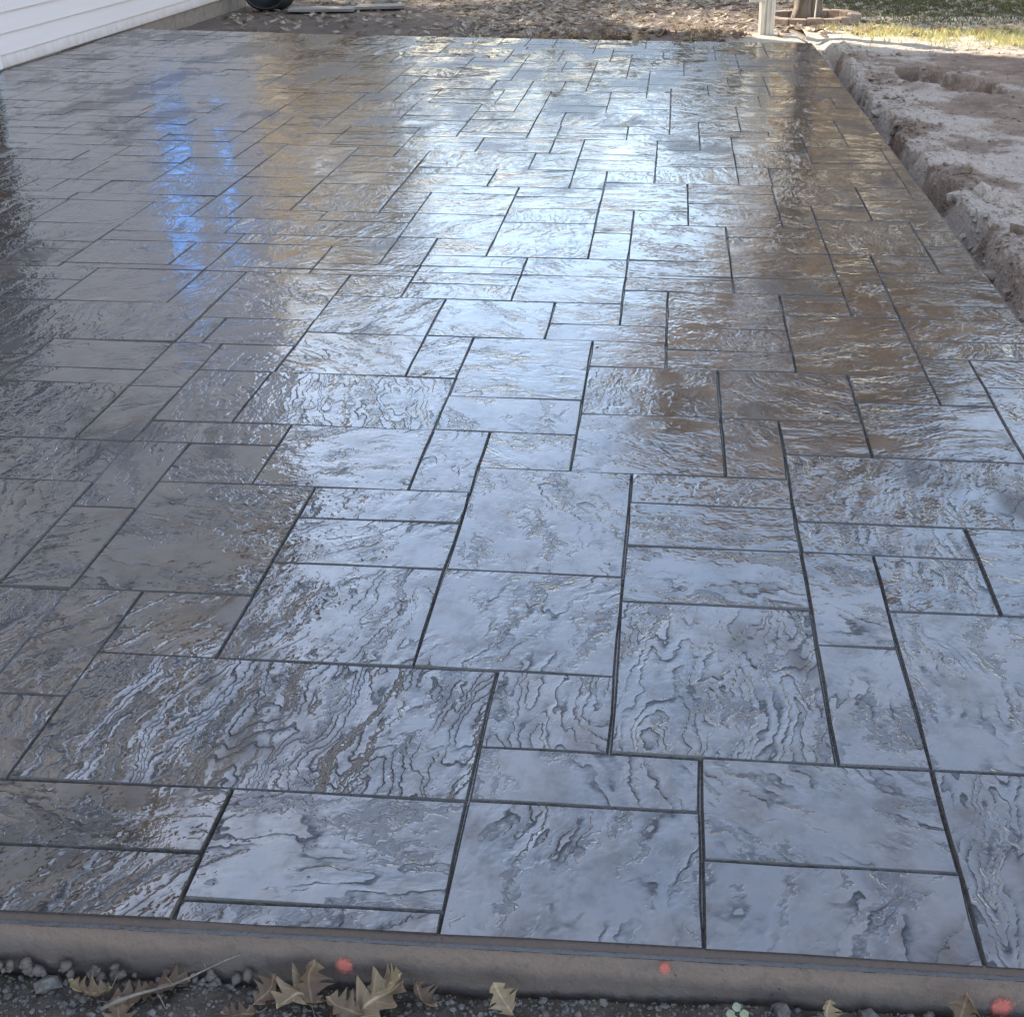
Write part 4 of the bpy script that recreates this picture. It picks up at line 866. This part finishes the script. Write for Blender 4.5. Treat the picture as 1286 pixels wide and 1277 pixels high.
for (x, y) in spots:
    z = yard_z(x, y); s = lr.uniform(0.09, 0.165); rot = (lr.uniform(-.5, .5), lr.uniform(-.5, .5), lr.uniform(0, 6.3)); k = 0 if lr.random() < .62 else 1
    if cnt < 300 and in_view(x, y):
        cnt += 1
        o = bpy.data.objects.new('fallen_leaf', protos[2 * lr.randrange(6) + k]); col.objects.link(o)
        o.location = (x, y, z + 0.02); o.rotation_euler = rot; o.scale = (s, s, s)
        tag(o, 'dry brown leaf fallen on the soil behind the patio', 'leaf', 'fallen leaves behind the patio')
    else:
        V, F, UV = None, None, None
        me = protos[2 * lr.randrange(6)]
        Mx = Matrix.Translation((x, y, z + 0.02)) @ (Matrix.Rotation(rot[2], 4, 'Z') @ Matrix.Rotation(rot[1], 4, 'Y') @ Matrix.Rotation(rot[0], 4, 'X')) @ Matrix.Scale(s, 4)
        # light version: 4-lobed star of 8 triangles
        pts = [(0, -.5), (.12, -.2), (.36, -.12), (.12, .05), (.34, .22), (.08, .28), (0, .55), (-.08, .28), (-.34, .22), (-.12, .05), (-.36, -.12), (-.12, -.2)]
        cu = lr.uniform(-.6, .8)
        vv = [Mx @ Vector((0, 0, 0))] + [Mx @ Vector((a, b_, cu * (a * a * 1.6 + b_ * b_ * .5))) for a, b_ in pts]
        ff = [(0, 1 + i, 1 + (i + 1) % 12) for i in range(12)]
        lit.add(vv, ff); rv = lr.random() if k == 0 else lr.random() * .25
        for i in range(12): luv += [(0.2, 0.2), pts[i], pts[(i + 1) % 12]]; lrn.append(rv)
leafy('leaf_litter', lit, luv, lrn, mat_leaf("litter", (0.10, 0.062, 0.040), (0.52, 0.42, 0.30)))
tag(bpy.data.objects['leaf_litter'], 'brown leaf litter covering the ground behind the patio', 'leaf litter', None, 'stuff')
o = leaf_obj('oak_leaf', 0.17, lr, M_leaf, 0.8, 0.5); o.location = (-0.03, 13.52, 0.02); o.rotation_euler = (1.0, .2, .3); tag(o, 'bright tan leaf standing on the back edge of the patio', 'leaf')
for i in range(14):
    x = PIT[0] + lr.gauss(-.02, .10); y = PIT[1] + lr.gauss(-.15, .22)
    o = bpy.data.objects.new('fallen_leaf', protos[2 * lr.randrange(6) + (0 if i % 2 else 1)]); col.objects.link(o)
    o.location = (x, y, dirt_z(x, y) + .025); o.rotation_euler = (lr.uniform(-.5, .5), lr.uniform(-.5, .5), lr.uniform(0, 6.3)); s = lr.uniform(.08, .13); o.scale = (s, s, s)
    tag(o, 'brown leaf lying in the pit dug in the dirt', 'leaf', 'leaves in the pit')

# ------------------------------------------------------------------ grass
def blades(name, label, n, region, mat, hmin, hmax, seed, wd=0.006):
    g = random.Random(seed); mb, uvs, rn = MB(), [], []
    c = 0
    while c < n:
        x, y = region(g)
        if x is None: continue
        c += 1
        z = yard_z(x, y); h = g.uniform(hmin, hmax); a = g.uniform(0, 6.3); dx, dy = math.cos(a) * wd, math.sin(a) * wd; lx, ly = g.gauss(0, .45) * h, g.gauss(0, .45) * h
        mb.add([(x - dx, y - dy, z - .005), (x + dx, y + dy, z - .005), (x + lx, y + ly, z + h)], [(0, 1, 2)])
        uvs += [(0.3, 0.1), (0.4, 0.1), (0.35, 0.9)]; rn.append(g.random())
    tag(leafy(name, mb, uvs, rn, mat), label, 'grass', None, 'stuff')
def reg_lawn(g):
    x = g.uniform(-6, 8); y = g.uniform(14.8, 27)
    lim = 20.0 - 5.0 * sm(1.6, 3.0, x) + 0.7 * mn.noise(Vector((x * .9, y * .4, 7)))
    return (x, y) if y > lim and g.random() < 0.35 + sm(0, 2.2, y - lim) else (None, None)
blades('lawn_grass', 'green lawn grass behind the patio and leaf litter', 60000, reg_lawn, M_grass, 0.03, 0.085, 3, 0.008)
def reg_dry(g):
    x = g.uniform(2.1, 6.0); y = g.uniform(12.4, 15.6)
    e = 14.5 - 0.42 * (x - 2.3)
    p = math.exp(-((y - e) / 0.55) ** 2) * (0.25 + 0.75 * sm(2.2, 3.2, x)) * (0.5 + mn.noise(Vector((x * 3, y * 3, 2))))
    return (x, y) if g.random() < p else (None, None)
blades('dry_grass', 'sparse yellowed grass along the sunlit edge of the dirt', 5500, reg_dry, M_dry, 0.03, 0.09, 4, 0.006)
